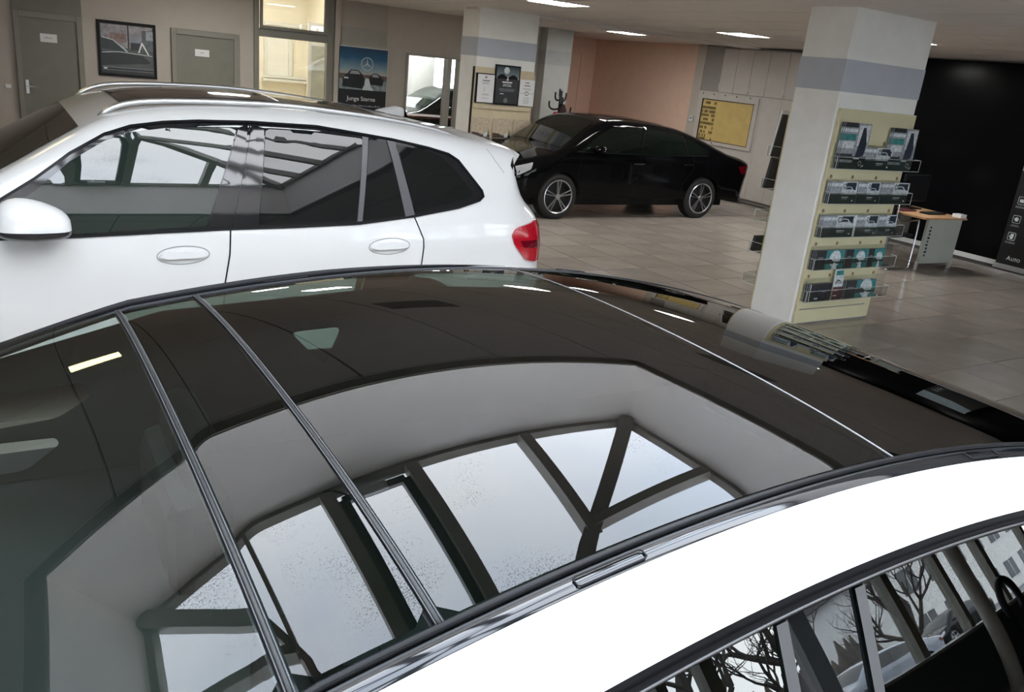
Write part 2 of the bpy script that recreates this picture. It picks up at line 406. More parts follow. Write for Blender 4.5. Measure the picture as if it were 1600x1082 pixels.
for sd, (o_, du, dn, L, js) in sides.items():
    nrm = Vector((-dn.x*SL, -dn.y*SL, 1)).normalized()
    for u in js:
        w = run(u, L); p, q = on(sd, u, .02), on(sd, u, w)
        r_ = MB(); r_.beam(p-nrm*.075, q-nrm*.075, .085, .13, 0, nrm); r_.build('rafter', SKYFR, sk)
        c_ = MB(); c_.beam(p+nrm*.012, q+nrm*.012, .06, .02, 0, nrm); c_.build('cover_strip', SKYALU, sk)
    us = [0]+js+[L]
    for a, b in zip(us[:-1], us[1:]):
        top = sorted([a]+[k for k in (HALF, L-HALF) if a < k < b]+[b])
        P = [on(sd, a, 0)]+[on(sd, b, 0)]+[on(sd, u, run(u, L)) for u in top[::-1]]
        P2 = []
        for p in P:
            if not P2 or (p-P2[-1]).length > .01: P2.append(p)
        if (P2[0]-P2[-1]).length < .01: P2.pop()
        if len(P2) > 2: mk('pane', [tuple(p+nrm*.002) for p in P2], [tuple(range(len(P2)))], SKY_GLASS, sk)
for c0, s1 in ((Vector((SX0, SY0, ZB)), (1, 1)), (Vector((SX1, SY0, ZB)), (-1, 1)), (Vector((SX0, SY1, ZB)), (1, -1)), (Vector((SX1, SY1, ZB)), (-1, -1))):
    q = c0+Vector((s1[0]*HALF, s1[1]*HALF, HALF*SL)); h_ = MB(); h_.beam(c0+Vector((0, 0, -.07)), q+Vector((0, 0, -.07)), .11, .15); h_.build('hip_rafter', SKYFR, sk)
rb = MB(); rb.beam((SX0+HALF, SY0+HALF, ZB+HALF*SL-.06), (SX0+HALF, SY1-HALF, ZB+HALF*SL-.06), .11, .16); rb.build('ridge_beam', SKYFR, sk)
for sd in ('far', 'near'):
    o_, du, dn, L, js = sides[sd]; nrm = Vector((-dn.x*SL, -dn.y*SL, 1)).normalized()
    fr = MB(); a, b = js[1]+.075, js[2]-.075; w1 = 1.62
    for (u0, w0), (u1, w2) in (((a, .1), (a, w1)), ((b, .1), (b, w1)), ((a, .1), (b, .1)), ((a, w1), (b, w1))):
        fr.beam(on(sd, u0, w0)-nrm*.05, on(sd, u1, w2)-nrm*.05, .06, .07, 0, nrm)
    sash = fr.build('opening_sash', SKYFR2, sk)
    m_ = (a+b)/2-.02; c0 = on(sd, m_, .12)-nrm*.13
    ac = MB(); ac.beam(c0-du*.09, c0+du*.09, .07, .06, 0, nrm); ac.beam(c0-du*.03, c0-du*.03+nrm*.1, .03, .03, 0, du); ac.build('chain_opener', SKYALU, sash, bevel=.008)
    cb = MB(); cb.tube(catmull([c0-du*.09, c0-du*.16-nrm*.05, c0-du*.19-dn*.1-nrm*.02, c0-du*.24-dn*.15-nrm*.05, c0-du*.27-dn*.12-nrm*.1], .03), .007, 6); cb.build('cable', RUBBER, sash, True)

# ------------------------------------------------------------------ pillars with painted band
def pillar(name, x0, y0, x1, y1, m=PILW, mb=BAND):
    p = sroot(name, ((x0+x1)/2, (y0+y1)/2, 0))
    box('pillar_shaft', (x0, y0, 0), (x1, y1, HC+.02), m, p, bevel=.008)
    e_ = .0025; box('painted_band', (x0-e_, y0-e_, 2.112), (x1+e_, y1+e_, 2.377), mb, p)
    return p
pillar('pillar', 6.24, 4.87, 7.36, 5.36); pillar('pillar', 6.24, 11.38, 7.28, 11.9)
pillar('pillar', 9.34, 14.25, 9.95, 14.5, mat('pillar_grey', (.40, .41, .39), .8, noise=.03), mat('pillar_grey_band', (.34, .35, .35), .8))
pillar('pillar', 5.2, 14.44, 6.09, 14.5, mat('pilaster_paint', (.40, .375, .33), .8, noise=.03), BANDW)
struct(box('trim_3', (5.13, 14.40, 0), (5.22, 14.5, 3.0), WALL))

# ------------------------------------------------------------------ back wall: doors, windows
def door(name, x0, x1, zt, lx0, lx1, sign, sx, hx):
    d = sroot(name, ((x0+x1)/2, 14.5, 0))
    box('door_leaf', (lx0, 14.47, 0), (lx1, 14.5, zt-.085), DOORM, d)
    f_ = MB(); f_.box((x0, 14.44, 0), (lx0, 14.5, zt)); f_.box((lx1, 14.44, 0), (x1, 14.5, zt)); f_.box((lx0, 14.44, zt-.085), (lx1, 14.5, zt)); f_.build('door_frame', DOORF, d, bevel=.006)
    h_ = MB(); h_.box((hx-.02, 14.455, .93), (hx+.02, 14.475, 1.12)); h_.tube([(hx, 14.46, 1.03), (hx, 14.42, 1.03), (hx+.13, 14.42, 1.03)], .011); h_.build('door_handle', SILVER, d)
    return d
d1 = door('door_1', .384, 1.268, 2.072, .452, 1.19, 'WC', 0, .50)
box('transom_panel', (.384, 14.46, 2.072), (1.268, 14.5, 2.95), DOORM, d1)
d2 = door('door_2', 2.5, 3.54, 2.053, 2.575, 3.453, 'WC', 0, 3.38)
for (x0, x1, z0, z1), words_, lab in (((.711, .928, 1.668, 1.784), 'abcdefgh', 'white paper sign on the grey door left of the framed picture'), ((2.853, 3.07, 1.664, 1.77), 'abcd', 'white paper sign on the grey door right of the framed picture')):
    s_ = thing('door_sign', lab, 'sign', ((x0+x1)/2, 14.468, (z0+z1)/2), (PI/2, 0, 0), 'door signs')
    w_, h_ = (x1-x0)/2, (z1-z0)/2; box('sign_plate', (-w_, -h_, 0), (w_, h_, .004), PAPER, s_, local=True)
    n_ = len(words_); g = MB(); r_ = random.Random(n_)
    for k in range(n_): g.box((-.013*n_/2+.013*k, -.004, .004), (-.013*n_/2+.013*k+.008, -.004+r_.choice((.011, .015)), .0046))
    g.build('printed_word', INK, s_, local=True)
lsw = thing('light_switch', 'small white light switch on the wall left of the grey door', 'switch', (.255, 14.5, 1.01), (PI/2, 0, 0))
box('switch_plate', (-.04, -.03, 0), (.04, .03, .01), PLASTIC_W, lsw, bevel=.003, local=True); box('rocker', (-.03, -.022, .01), (.03, .022, .016), PAPER, lsw, local=True)

# tall interior window with tilted upper sash, bright corridor behind
w2 = sroot('window_2', (4.45, 14.5, 0))
f_ = MB()
for a, b in (((3.78, .2), (3.855, 3.2)), ((5.0, .2), (5.12, 3.2)), ((3.855, 2.065), (5.0, 2.19)), ((3.855, .2), (5.0, .3))): f_.box((a[0], 14.44, a[1]), (b[0], 14.56, b[1]))
f_.build('window_frame', FRAMEM, w2, bevel=.006)
us_ = MB()
for a, b in (((3.862, 2.19), (3.905, 3.1)), ((4.935, 2.19), (5.0, 3.1)), ((3.905, 2.19), (4.935, 2.24))): us_.box((a[0], 14.40, a[1]), (b[0], 14.45, b[1]))
us_ = us_.build('upper_sash', FRAMEM, w2); box('pane', (3.9, 14.42, 2.23), (4.94, 14.426, 3.1), CLEAR, us_); box('pane', (3.85, 14.49, .3), (5.01, 14.496, 2.07), CLEAR, w2)
g = MB(); g.box((3.0, 17.5, 0), (6.3, 17.6, 3.2)); g.box((3.0, 14.7, 0), (3.1, 17.6, 3.2)); g.box((5.62, 14.7, 0), (5.72, 17.6, 3.2)); g.box((3.0, 14.7, -.05), (5.8, 17.6, 0)); g.box((3.0, 14.7, 3.2), (5.8, 17.6, 3.3))
struct(g.build('wall_corridor', mat('corridor_paint', (.88, .83, .72), .8, noise=.02)))
w3 = sroot('window_3', (5.05, 17.5, 0))
f_ = MB()
for a, b in (((4.75, 1.3), (5.62, 1.36)), ((4.75, 2.3), (5.62, 2.36)), ((4.75, 1.36), (4.81, 2.3)), ((5.24, 1.36), (5.32, 2.3))): f_.box((a[0], 17.42, a[1]), (b[0], 17.5, b[1]))
f_.build('window_frame', PLASTIC_W, w3, bevel=.01); box('pane', (4.81, 17.47, 1.36), (5.24, 17.48, 2.3), mat('frosted_pane', (.85, .85, .82), .4, noise=.03), w3)
box('window_sill', (4.7, 17.3, 1.24), (5.6, 17.5, 1.29), PLASTIC_W, w3)
d4 = sroot('door_4', (5.35, 16, 0))
box('door_leaf', (5.17, 15.98, 0), (5.6, 16.02, 2.4), PLASTIC_W, d4); box('door_glass', (5.24, 15.965, .5), (5.52, 15.98, 2.0), mat('frosted_door_glass', (.45, .47, .43), .25, noise=.08), d4)
cl = thing('corridor_fill_lamp', 'unseen ceiling lamp added to brighten the corridor behind the tall window', 'lamp', (4.3, 15.9, 3.195)); box('lamp_housing', (3.8, 15.6, 3.14), (4.8, 16.2, 3.195), PLASTIC_W, cl)  # fill lamp out of view, put in to light the corridor walls
box('diffuser', (3.85, 15.65, 3.125), (4.75, 16.15, 3.145), mat('corridor_fill_diffuser', (1, .94, .80), emit=26, noise=0), cl)

# wide opening with aluminium frame and the office behind it
w4 = sroot('window_4', (7.05, 14.5, 0)); f_ = MB()
for a, b in (((6.5, 2.015), (7.61, 2.05)), ((6.5, .74), (7.61, .79)), ((6.5, .79), (6.525, 2.015)), ((7.315, .79), (7.40, 2.015)), ((7.575, .79), (7.61, 2.015))): f_.box((a[0], 14.42, a[1]), (b[0], 14.6, b[1]))
f_.build('window_frame', mat('alu_frame', (.38, .37, .33), .4, noise=.04), w4, bevel=.004); box('pane', (6.525, 14.5, .79), (7.315, 14.505, 2.015), CLEAR, w4); box('pane', (7.40, 14.52, .79), (7.575, 14.525, 2.015), CLEAR, w4)
holes_wall('wall_office_far', 1, 19.6, .15, 5.8, 13.5, 0, 3.2, [(7.6, 8.9, .9, 2.6), (9.2, 10.6, .9, 2.6)], WELLW)
g = MB(); g.box((5.72, 14.7, 0), (5.8, 19.7, 3.2)); g.box((13.4, 16.7, 0), (13.5, 19.7, 3.2)); g.box((9.6, 14.7, 0), (9.74, 16.7, 3.2)); g.box((9.7, 16.72, 0), (13.5, 16.8, 3.2)); struct(g.build('wall_office', WELLW))
struct(box('ceiling_office', (5.7, 14.72, 2.9), (13.5, 19.8, 3.0), CEILM))
pillar('pillar', 8.23, 17.9, 8.75, 18.6)
for k, (a, b) in enumerate(((7.6, 8.9), (9.2, 10.6))):
    w_ = sroot('window_%d' % (5+k), ((a+b)/2, 19.6, 0)); f_ = MB()
    for p, q in (((a, .9), (b, .95)), ((a, 2.55), (b, 2.6)), ((a, .95), (a+.05, 2.55)), ((b-.05, .95), (b, 2.55))): f_.box((p[0], 19.6, p[1]), (q[0], 19.68, q[1]))
    f_.build('window_frame', FRAMEM, w_); box('pane', (a+.05, 19.63, .95), (b-.05, 19.636, 2.55), CLEAR, w_)
ol = thing('office_fill_lamp', 'unseen ceiling lamp added to light the office behind the wide wall opening', 'lamp', (7.6, 17.2, 2.9)); box('lamp_housing', (7.1, 16.9, 2.85), (8.1, 17.5, 2.895), PLASTIC_W, ol); box('diffuser', (7.13, 16.93, 2.838), (8.07, 17.47, 2.852), LAMP, ol)  # added lamp, out of view, brightens the dim office
oc = thing('office_chair', 'black office chair behind the wide wall opening', 'chair', (7.05, 16.05, 0))
g = MB(); g.box((6.80, 16.12, .75), (7.28, 16.20, 1.38)); g.build('backrest', BLACK_FAB, oc, bevel=.04); g = MB(); g.box((6.78, 15.75, .46), (7.30, 16.15, .56)); g.build('seat', BLACK_FAB, oc, bevel=.03)
g = MB(); g.tube([(7.05, 16.05, .05), (7.05, 16.05, .48)], .03)
for k in range(5): g.beam((7.05, 16.05, .08), (7.05+.3*math.cos(k*1.2566), 16.05+.3*math.sin(k*1.2566), .04), .04, .04)
g.build('base', RUBBER, oc)
od = thing('office_table', 'brown wooden table seen through the wide wall opening', 'table', (7.5, 15.4, 0))
box('tabletop', (6.7, 15.0, .88), (8.5, 15.6, .92), WOOD_RED, od, bevel=.006)
for x, y in ((6.8, 15.1), (8.4, 15.1), (6.8, 15.5), (8.4, 15.5)): box('leg', (x-.03, y-.03, 0), (x+.03, y+.03, .88), SILVER, od)

# ------------------------------------------------------------------ ceiling lamps
def lamp(x, y, w, d, lab, m=None):
    l = thing('ceiling_lamp', lab, 'lamp', (x, y, HC), (0, 0, 0), 'recessed ceiling lamps')
    g = MB()
    for a, b in (((-w/2-.03, -d/2-.03), (w/2+.03, -d/2)), ((-w/2-.03, d/2), (w/2+.03, d/2+.03)), ((-w/2-.03, -d/2), (-w/2, d/2)), ((w/2, -d/2), (w/2+.03, d/2))): g.box((*a, -.012), (*b, .004))
    g.build('frame', PLASTIC_W, l, local=True); box('diffuser', (-w/2, -d/2, -.008), (w/2, d/2, .002), m or LAMP, l, local=True)
lamp(9.37, 9.18, .56, .5, 'lit square ceiling lamp left of the big white pillar'); lamp(5.85, 8.78, .56, .5, 'lit square ceiling lamp above the pillar with framed notices')
lamp(9.9, 12.55, .56, .45, 'lit square ceiling lamp in front of the salmon wall'); lamp(9.5, 6.65, .56, .5, 'lit ceiling lamp half hidden behind the big white pillar')
for lx, ly, ll in ((2.8, 9.0, 'lit ceiling lamp above the white sport utility car'), (2.9, 12.5, 'lit ceiling lamp before the right grey door'), ): lamp(lx, ly, .56, .5, ll)
lamp(-.43, 5.93, .40, .26, 'short warm ceiling lamp between the two white cars', mat('warm_diffuser', (1., .82, .36), emit=11., noise=0))
for x0, y0, x1, y1 in ((2.2, 5.35, 2.85, 5.85), (4.6, 3.55, 4.95, 4.2)):
    v_ = struct(sroot('ceiling_vent_panel', (x0, y0, HC))); box('panel', (x0, y0, HC-.01), (x1, y1, HC), mat('vent_dark', (.25, .24, .23), .7), v_)

# ------------------------------------------------------------------ car building kit
class Shell:
    """car body: side skin y(x,z) rounded towards the upper outline, bridged across the roof line"""
    def __init__(s, yc, chain, rad, hw, wheels, sill, arch_r, crown=.03, step=.05):
        s.yc = yc; s.chain = np.array(catmull(chain, step)); s.hw = hw
        kk = np.array(chain); idx = [int(np.argmin(np.hypot(*(s.chain-k).T))) for k in kk]
        s.rad = np.interp(np.arange(len(s.chain)), idx, rad)
        t = np.gradient(s.chain, axis=0); t /= np.linalg.norm(t, axis=1)[:, None]; s.nrm = np.stack([-t[:, 1], t[:, 0]], 1)  # outward (chain runs front to rear over the top)
        s.crown = crown; s.wheels = wheels
        bot = [(s.chain[-1][0], sill[1])]
        for wx, wz in sorted(wheels, reverse=True):
            for k in range(15):
                a = PI*k/14; p = (wx+arch_r*math.cos(a), wz+arch_r*math.sin(a))
                if p[1] >= sill[0]-.001: bot.append(p)
        s.bottom = [bot[0]]+bot[1:]+[(s.chain[0][0], sill[1])]
        s.poly = [tuple(p) for p in s.chain]+[b for b in s.bottom if min(np.hypot(*(s.chain-np.array(b)).T)) > .01]
    def dist(s, x, z):
        P = np.stack([np.atleast_1d(x), np.atleast_1d(z)], 1).astype(float); a = s.chain[:-1]; b = s.chain[1:]; ab = b-a
        t = np.clip(((P[:, None]-a)*ab).sum(2)/(ab**2).sum(1), 0, 1); q = a+t[..., None]*ab
        d = np.linalg.norm(P[:, None]-q, axis=2); i = d.argmin(1); return d[np.arange(len(P)), i], s.rad[i]
    def y(s, x, z):
        d, r = s.dist(x, z); e = r-np.minimum(d, r); return s.hw(np.atleast_1d(x), np.atleast_1d(z))-(r-np.sqrt(np.maximum(0, r*r-e*e)))
    def body(s, name, mats, parent, m=10, step=.09):
        x0, z0 = np.min(s.poly, 0); x1, z1 = np.max(s.poly, 0)
        X, Z = np.meshgrid(np.arange(x0, x1, step), np.arange(z0, z1, step*.8)); P = np.stack([X.ravel(), Z.ravel()], 1)
        P = P[inpoly(P, s.poly)]; d, r = s.dist(P[:, 0], P[:, 1]); P = P[d > .12]; ex = [P]
        for o_ in (.006, .018, .035, .06, .09):
            q = s.chain-s.nrm*o_; q = q[inpoly(q, s.poly)]; d, _ = s.dist(q[:, 0], q[:, 1]); ex.append(q[d > o_*.93])
        v2, f2 = cdt(s.poly, np.concatenate(ex)); a = np.array(v2); yy = s.y(a[:, 0], a[:, 1]); V = []; F = []
        n = len(v2); g = MB()
        g.add([(x, s.yc-y, z) for (x, z), y in zip(v2, yy)], f2); g.add([(x, s.yc+y, z) for (x, z), y in zip(v2, yy)], [f[::-1] for f in f2])
        ye = s.y(s.chain[:, 0], s.chain[:, 1]); G = []
        for i, (p, nn) in enumerate(zip(s.chain, s.nrm)):
            G.append([(p[0]+nn[0]*s.crown*(1-t*t), s.yc+ye[i]*t, p[1]+nn[1]*s.crown*(1-t*t)) for t in np.linspace(-1, 1, m+1)])
        g.grid(np.array(G))
        o_ = g.build(name, mats, parent, True); bm = bmesh.new(); bm.from_mesh(o_.data); bmesh.ops.remove_doubles(bm, verts=bm.verts, dist=.0008)
        bmesh.ops.recalc_face_normals(bm, faces=bm.faces); bm.to_mesh(o_.data); bm.free(); o_.data.set_sharp_from_angle(angle=math.radians(50)); return o_
    def patch(s, name, poly, m, parent, off=.004, thick=.006, side=-1, step=.07, rnd=.0, smooth=True):
        if rnd: poly = round_poly(poly, rnd)
        P0 = densify(poly, step*.7); a = np.array(P0); x0, z0 = a.min(0); x1, z1 = a.max(0)
        X, Z = np.meshgrid(np.arange(x0+.02, x1, step), np.arange(z0+.02, z1, step)); P = np.stack([X.ravel(), Z.ravel()], 1)
        if len(P): P = P[inpoly(P, poly)]
        if len(P):
            P = P[[min(np.hypot(*(a-p).T)) > step*.3 for p in P]]
        v2, f2 = cdt(P0, P); b = np.array(v2); yy = s.y(b[:, 0], b[:, 1])+off; n = len(P0)
        g = MB(); V = [(x, s.yc+side*y, z) for (x, z), y in zip(v2, yy)]
        g.add(V, f2 if side < 0 else [f[::-1] for f in f2])
        k = len(g.v); g.v += [(V[i][0], V[i][1]-side*thick, V[i][2]) for i in range(n)]
        for i in range(n):
            j = (i+1) % n; g.f.append((i, j, k+j, k+i)[::-1] if side < 0 else (i, j, k+j, k+i)); g.m.append(0)
        o_ = g.build(name, m, parent, smooth); o_.data.set_sharp_from_angle(angle=math.radians(40)); return o_
    def line(s, name, pts, m, parent, w=.006, off=.0012, side=-1):
        p = densify(pts, .03, False); a = np.array(p); t = np.gradient(a, axis=0); t /= np.linalg.norm(t, axis=1)[:, None]+1e-9; nn = np.stack([-t[:, 1], t[:, 0]], 1)
        G = []
        for sg in (-.5, .5):
            q = a+nn*w*sg; G.append([(x, s.yc+side*(yy+off), z) for (x, z), yy in zip(q, s.y(q[:, 0], q[:, 1]))])
        g = MB(); g.grid(np.array(G)); return g.build(name, m, parent)
    def top(s, u, t, off=0):
        """point on the bridge: u index along the chain, t -1..1 across"""
        i = np.arange(len(s.chain)); px, pz = np.interp(u, i, s.chain[:, 0]), np.interp(u, i, s.chain[:, 1]); nx, nz = np.interp(u, i, s.nrm[:, 0]), np.interp(u, i, s.nrm[:, 1])
        if not hasattr(s, '_ye'): s._ye = s.y(s.chain[:, 0], s.chain[:, 1])
        ye = np.interp(u, i, s._ye); c = s.crown*(1-t*t)+off; return (px+nx*c, s.yc+ye*t, pz+nz*c)
    def uat(s, x, z): return int(np.argmin(np.hypot(s.chain[:, 0]-x, s.chain[:, 1]-z)))
    def top_patch(s, name, u0, u1, t0, t1, m, parent, off=.004, nu=14, nt=14, taper=0.):
        G = [[s.top(u0+(u1-u0)*a/nu, (t0+(t1-t0)*b/nt)*(1-taper*a/nu), off) for b in range(nt+1)] for a in range(nu+1)]
        g = MB(); g.grid(np.array(G)); return g.build(name, m, parent, True)
def make_wheel(parent, x, yc, yo, z, r=.335, rim=.225, side=-1, mr=RIM):
    """tyre, dark barrel and five twin spokes; yo outer face"""
    t = MB(); w = .22; ys = lambda a: a*side
    t.lathe([(-ys(w/2), rim), (-ys(w/2), r-.03), (-ys(w/2-.03), r), (ys(w/2-.03), r), (ys(w/2), r-.03), (ys(w/2+.004), r-.06), (ys(w/2-.01), rim)], 36, 0, 'y', (x, yo-side*w/2, z))
    tyre = t.build('wheel', TYRE, parent, True, angle=40)
    b = MB(); b.lathe([(0, rim+.002), (-ys(.03), rim-.012), (-ys(.10), rim-.02), (-ys(.10), .0005)], 36, 0, 'y', (x, yo, z)); b.build('rim_barrel', DARK_RIM, tyre, True, angle=40)
    sp = MB(); sp.lathe([(ys(.0), rim+.006), (ys(.006), rim-.004), (-ys(.004), rim-.014)], 40, 0, 'y', (x, yo, z)); sp.lathe([(-ys(.012), .042), (-ys(.004), .038), (-ys(.002), .0005)], 20, 0, 'y', (x, yo, z))
    for k in range(5):
        a = PI/2+k*2*PI/5
        for da in (-.13, .13):
            p = Vector((x+.04*math.cos(a+da*1.5), yo-side*.02, z+.04*math.sin(a+da*1.5))); q = Vector((x+rim*.965*math.cos(a+da), yo-side*.008, z+rim*.965*math.sin(a+da)))
            sp.beam(p, q, .0125, .02, 0, (0, 1, 0))
    sp.build('rim_spokes', mr, tyre)
    return tyre

# ------------------------------------------------------------------ white car under the camera
FC = thing('white_car', 'white car in front whose black glass roof mirrors the skylight', 'car', (.5, 1.22, 0))
RP = [1.574681, .028986, -.141705, -.006353, -.069084, .001994, -.069116, .00459, .026997]; RW = [.13679, -.023677, -.139247, -.085535]; XW = .215
def _zr(x, y):
    z0, a1, a2, a3, b0, b1, c0, a4, d2 = RP; X = x-.8; q = y-1.22
    return z0+a1*X+a2*X*X+a3*X**3+a4*X**4+(b0+b1*X+d2*X*X)*q*q+c0*q**4
def zroof(x, y):
    if x >= XW: return _zr(x, y)
    xe = max(x, -.15); d = xe-XW; q = y-1.22
    z = _zr(xe, y)+RW[0]*d+RW[1]*d*d+RW[2]*d*q*q+RW[3]*d*q
    if x < -.15: z += .47*(x+.15)-.12*(x+.15)**2
    return z
YG = np.polyfit([-.9, -.4, .214, .34, .525, .805, 1.142, 1.344, 1.563, 2.4], [.50, .56, .600, .608, .624, .633, .638, .644, .654, .70], 5)
YT = np.polyfit([-.9, -.4, .267, .35, .5, .6, .77, .965, 1.185, 1.474, 2.4], [.455, .52, .569, .574, .586, .592, .597, .600, .603, .612, .665], 5)
yg = lambda x: float(np.polyval(YG, x)); yt = lambda x: float(np.polyval(YT, x))
mir = lambda y: 2.44-y
def roof_panel(name, x0, x1, m, inset=.004, nx=None, ny=56, off=0., y0=yg, thick=.01, rc=.018):
    nx = nx or max(8, int((x1-x0)/.018)); G = []
    for i in range(nx+1):
        t = i/nx; x = x0+(x1-x0)*t; c = min(x-x0, x1-x); sh = rc-math.sqrt(max(0, rc*rc-(rc-min(c, rc))**2)) if rc else 0
        a = y0(x)+inset+sh; b = mir(y0(x))-inset-sh
        G.append([(x, a+(b-a)*j/ny, zroof(x, a+(b-a)*j/ny)+off) for j in range(ny+1)])
    g = MB(); g.grid(np.array(G)); o_ = g.build(name, m, FC, True); return o_
roof_panel('windscreen', -.86, .186, SCREEN_GLASS, .012); roof_panel('roof_panel_front', .200, .341, ROOF_GLASS, .012)
roof_panel('sunroof_panel', .355, 1.136, ROOF_GLASS, .008); roof_panel('roof_panel_rear', 1.1425, 2.30, glass('roof_gloss_black', (.012, .012, .012), ior=1.5, refl=1.), .006)
# rubber seals: across the seams and along both glass edges
def seal(name, pts, r, m, sq=1.): g = MB(); g.tube(pts, r, 8); return g.build(name, m, FC, True)
for xs, r in ((.193, .0046), (.348, .0046), (1.139, .0022)):
    ys = np.linspace(yg(xs)+.003, mir(yg(xs))-.003, 48)
    seal('cross_seal', [(xs, y, zroof(xs, y)-r*.35) for y in ys], r, BEAD if r > .004 else mat('seam_metal', (.16, .16, .16), .3, metal=.6, noise=0))
    if r > .004: seal('seal_glint', [(xs+.0035, y, zroof(xs, y)+.0022) for y in ys], .0011, mat('seal_glint_grey', (.06, .062, .065), .42, noise=0)); seal('seal_glint', [(xs-.0045, y, zroof(xs, y)+.0012) for y in ys], .0009, MATS['seal_glint_grey'])  # thin lighter grey threads imitate the highlight lines along the seals
    g = MB(); g.grid(np.array([[(xs+d, y, zroof(xs, y)-.004) for y in ys] for d in (-.009, .009)])); g.build('seam_bed', RUBBER, FC)
xs_ = np.arange(-.86, 2.3, .04)
for f_ in (lambda y: y, mir):
    seal('edge_seal', [(x, f_(yg(x)+.001), zroof(x, yg(x))-.002) for x in xs_], .0055, RUBBER)
    seal('edge_seal', [(x, f_(yg(x)-.0095), zroof(x, yg(x))-.0035), ] and [(x, f_(yg(x)-.010), zroof(x, yg(x)-.01)-.003) for x in xs_], .0035, BEAD)
    g = MB(); g.grid(np.array([[(x, f_(yg(x)+.012-.02*j), zroof(x, yg(x)+.012-.02*j)-.008) for j in range(2)] for x in xs_])); g.build('groove_bed', RUBBER, FC)
    # gloss black ditch trim
    G = [[(x, f_(yg(x)-.013+(yt(x)+.001-yg(x)+.013)*j/6), zroof(x, yg(x)-.013+(yt(x)+.001-yg(x)+.013)*j/6)+.002*math.sin(PI*j/6)) for j in range(7)] for x in xs_]
    g = MB(); g.grid(np.array(G)); g.build('roof_trim', BLACK_GLOSS, FC, True)
    for xa, xb in ((.503, .603), (1.305, 1.398)):   # rack mounting caps
        cap = [(xa, .25), (xa+.004, .12), (xb-.004, .12), (xb, .25), (xb, .72), (xb-.004, .82), (xa+.004, .82), (xa, .72)]
        P = []
        for x, k in cap: yy = yg(x)-.013+(yt(x)-yg(x)+.013)*k; P.append((x, f_(yy), zroof(x, yy)+.0035))
        g = MB(); g.tube(P+[P[0]], .0012, 6, cap=False); g.build('rack_mount_cap', RUBBER, FC, True)
    if f_ is mir: seal('drip_rail', [(x, f_((yg(x)+yt(x))/2-.012), zroof(x, yt(x))+.0045) for x in xs_ if x < 1.15], [.0095*min(1, max(.05, (1.14-x)/.5)) for x in xs_ if x < 1.15], mat('trim_black', (.006, .006, .007), .4, noise=0, ior=1.2))
    # white cant rail
    def cant(x, t): z = zroof(x, yt(x)); return (x, f_(yt(x)-t), z-.15*t-1.25*t*t-.0*t)
    G = [[cant(x, .103*j/10) if j < 11 else None for j in range(11)] for x in xs_]
    g = MB(); g.grid(np.array(G)); g.build('cant_rail', WHITE_PAINT, FC, True)
    def wt(x): p = cant(x, .103); return p
    # window surround: black bands rolling over to the glass
    prof = [(0, .001), (-.003, -.003), (-.005, -.008), (-.0045, -.0105), (-.009, -.0125), (-.011, -.016), (-.010, -.0195)]
    sg = 1 if f_(0) == 0 else -1
    G = [[(wt(x)[0], wt(x)[1]+sg*a, wt(x)[2]+b) for a, b in prof] for x in xs_]
    g = MB(); g.grid(np.array(G)); g.build('window_trim', mat('trim_black', (.006, .006, .007), .4, noise=0, ior=1.2), FC, True)
    seal('window_trim_bead', [(wt(x)[0], wt(x)[1]-sg*.0115, wt(x)[2]-.0128) for x in xs_], .0016, MATS['pillar_rubber'] if 'pillar_rubber' in MATS else mat('pillar_rubber', (.07, .07, .072), .4, noise=0))
    def gls(x, v, off=0):   # side glass: v 0 top, 1 belt line
        p = wt(x); h = p[2]-.0185-1.0; zz = p[2]-.0185-h*v; y = p[1]-sg*(.010+.39*h*v+.052*math.sin(PI*v)*h); return (x, y-sg*off, zz)
    def win(name, xa, xb, m, off=0., n=24, va=0., vb=1.):
        G = [[gls(xa+(xb-xa)*i/n, va+(vb-va)*j/14, off) for j in range(15)] for i in range(n+1)]; g = MB(); g.grid(np.array(G)); return g.build(name, m, FC, True)
    sgl = SIDE_GLASS if sg > 0 else CLEAR
    bx = 0 if sg > 0 else .075
    win('side_window_front', -.35, .70+bx, sgl); win('b_pillar_cover', .722+bx, .845+bx, mat('pillar_gloss', (.006, .007, .008), .0, noise=0, ior=1.7), -.002); win('side_window_rear', .865+bx, 1.80, sgl)
    win('quarter_window', 1.85, 2.1, SIDE_GLASS, 0, 6); win('c_pillar', 2.1, 2.35, WHITE_PAINT, .001, 6); win('a_pillar', -.86, -.35, BLACK_GLOSS, .0, 12)
    for xa in (.712+bx, .855+bx): win('window_channel', xa-.0095, xa+.0095, RUBBER if xa < .6 else mat('pillar_rubber', (.07, .07, .072), .4, noise=.0), .0035, 3)
    win('window_channel', 1.80, 1.85, BLACK_GLOSS, .001, 3)
# lower body with bonnet and tail
def hw_low(x, z): return .955-.35*np.maximum(0, z-.86)**1.5*1.2-.05*np.maximum(0, .55-z)-.02*np.maximum(0, np.abs(x-.5)-1.6)
fs = Shell(1.22, [(-1.98, .36), (-2.06, .55), (-2.02, .74), (-1.85, .86), (-1.3, .97), (-.9, 1.01), (-.4, 1.0), (.5, .98), (1.6, .98), (2.3, 1.0), (2.72, 1.04), (2.84, .95), (2.86, .65), (2.78, .36)],
           [.25, .3, .3, .25, .14, .05, .03, .03, .03, .06, .2, .25, .25, .2], hw_low, [(-1.1, .34), (1.85, .34)], (.26, .30), .37, .004)
fs.body('body', WHITE_PAINT, FC)
g = MB(); g.box((-1.75, .62, .2), (2.6, 1.82, .9)); g.build('underbody', CABIN, FC)
for wx in (-1.1, 1.85):
    for sd in (-1, 1): make_wheel(FC, wx, 1.22, 1.22+sd*.93, .34, .34, .235, sd)
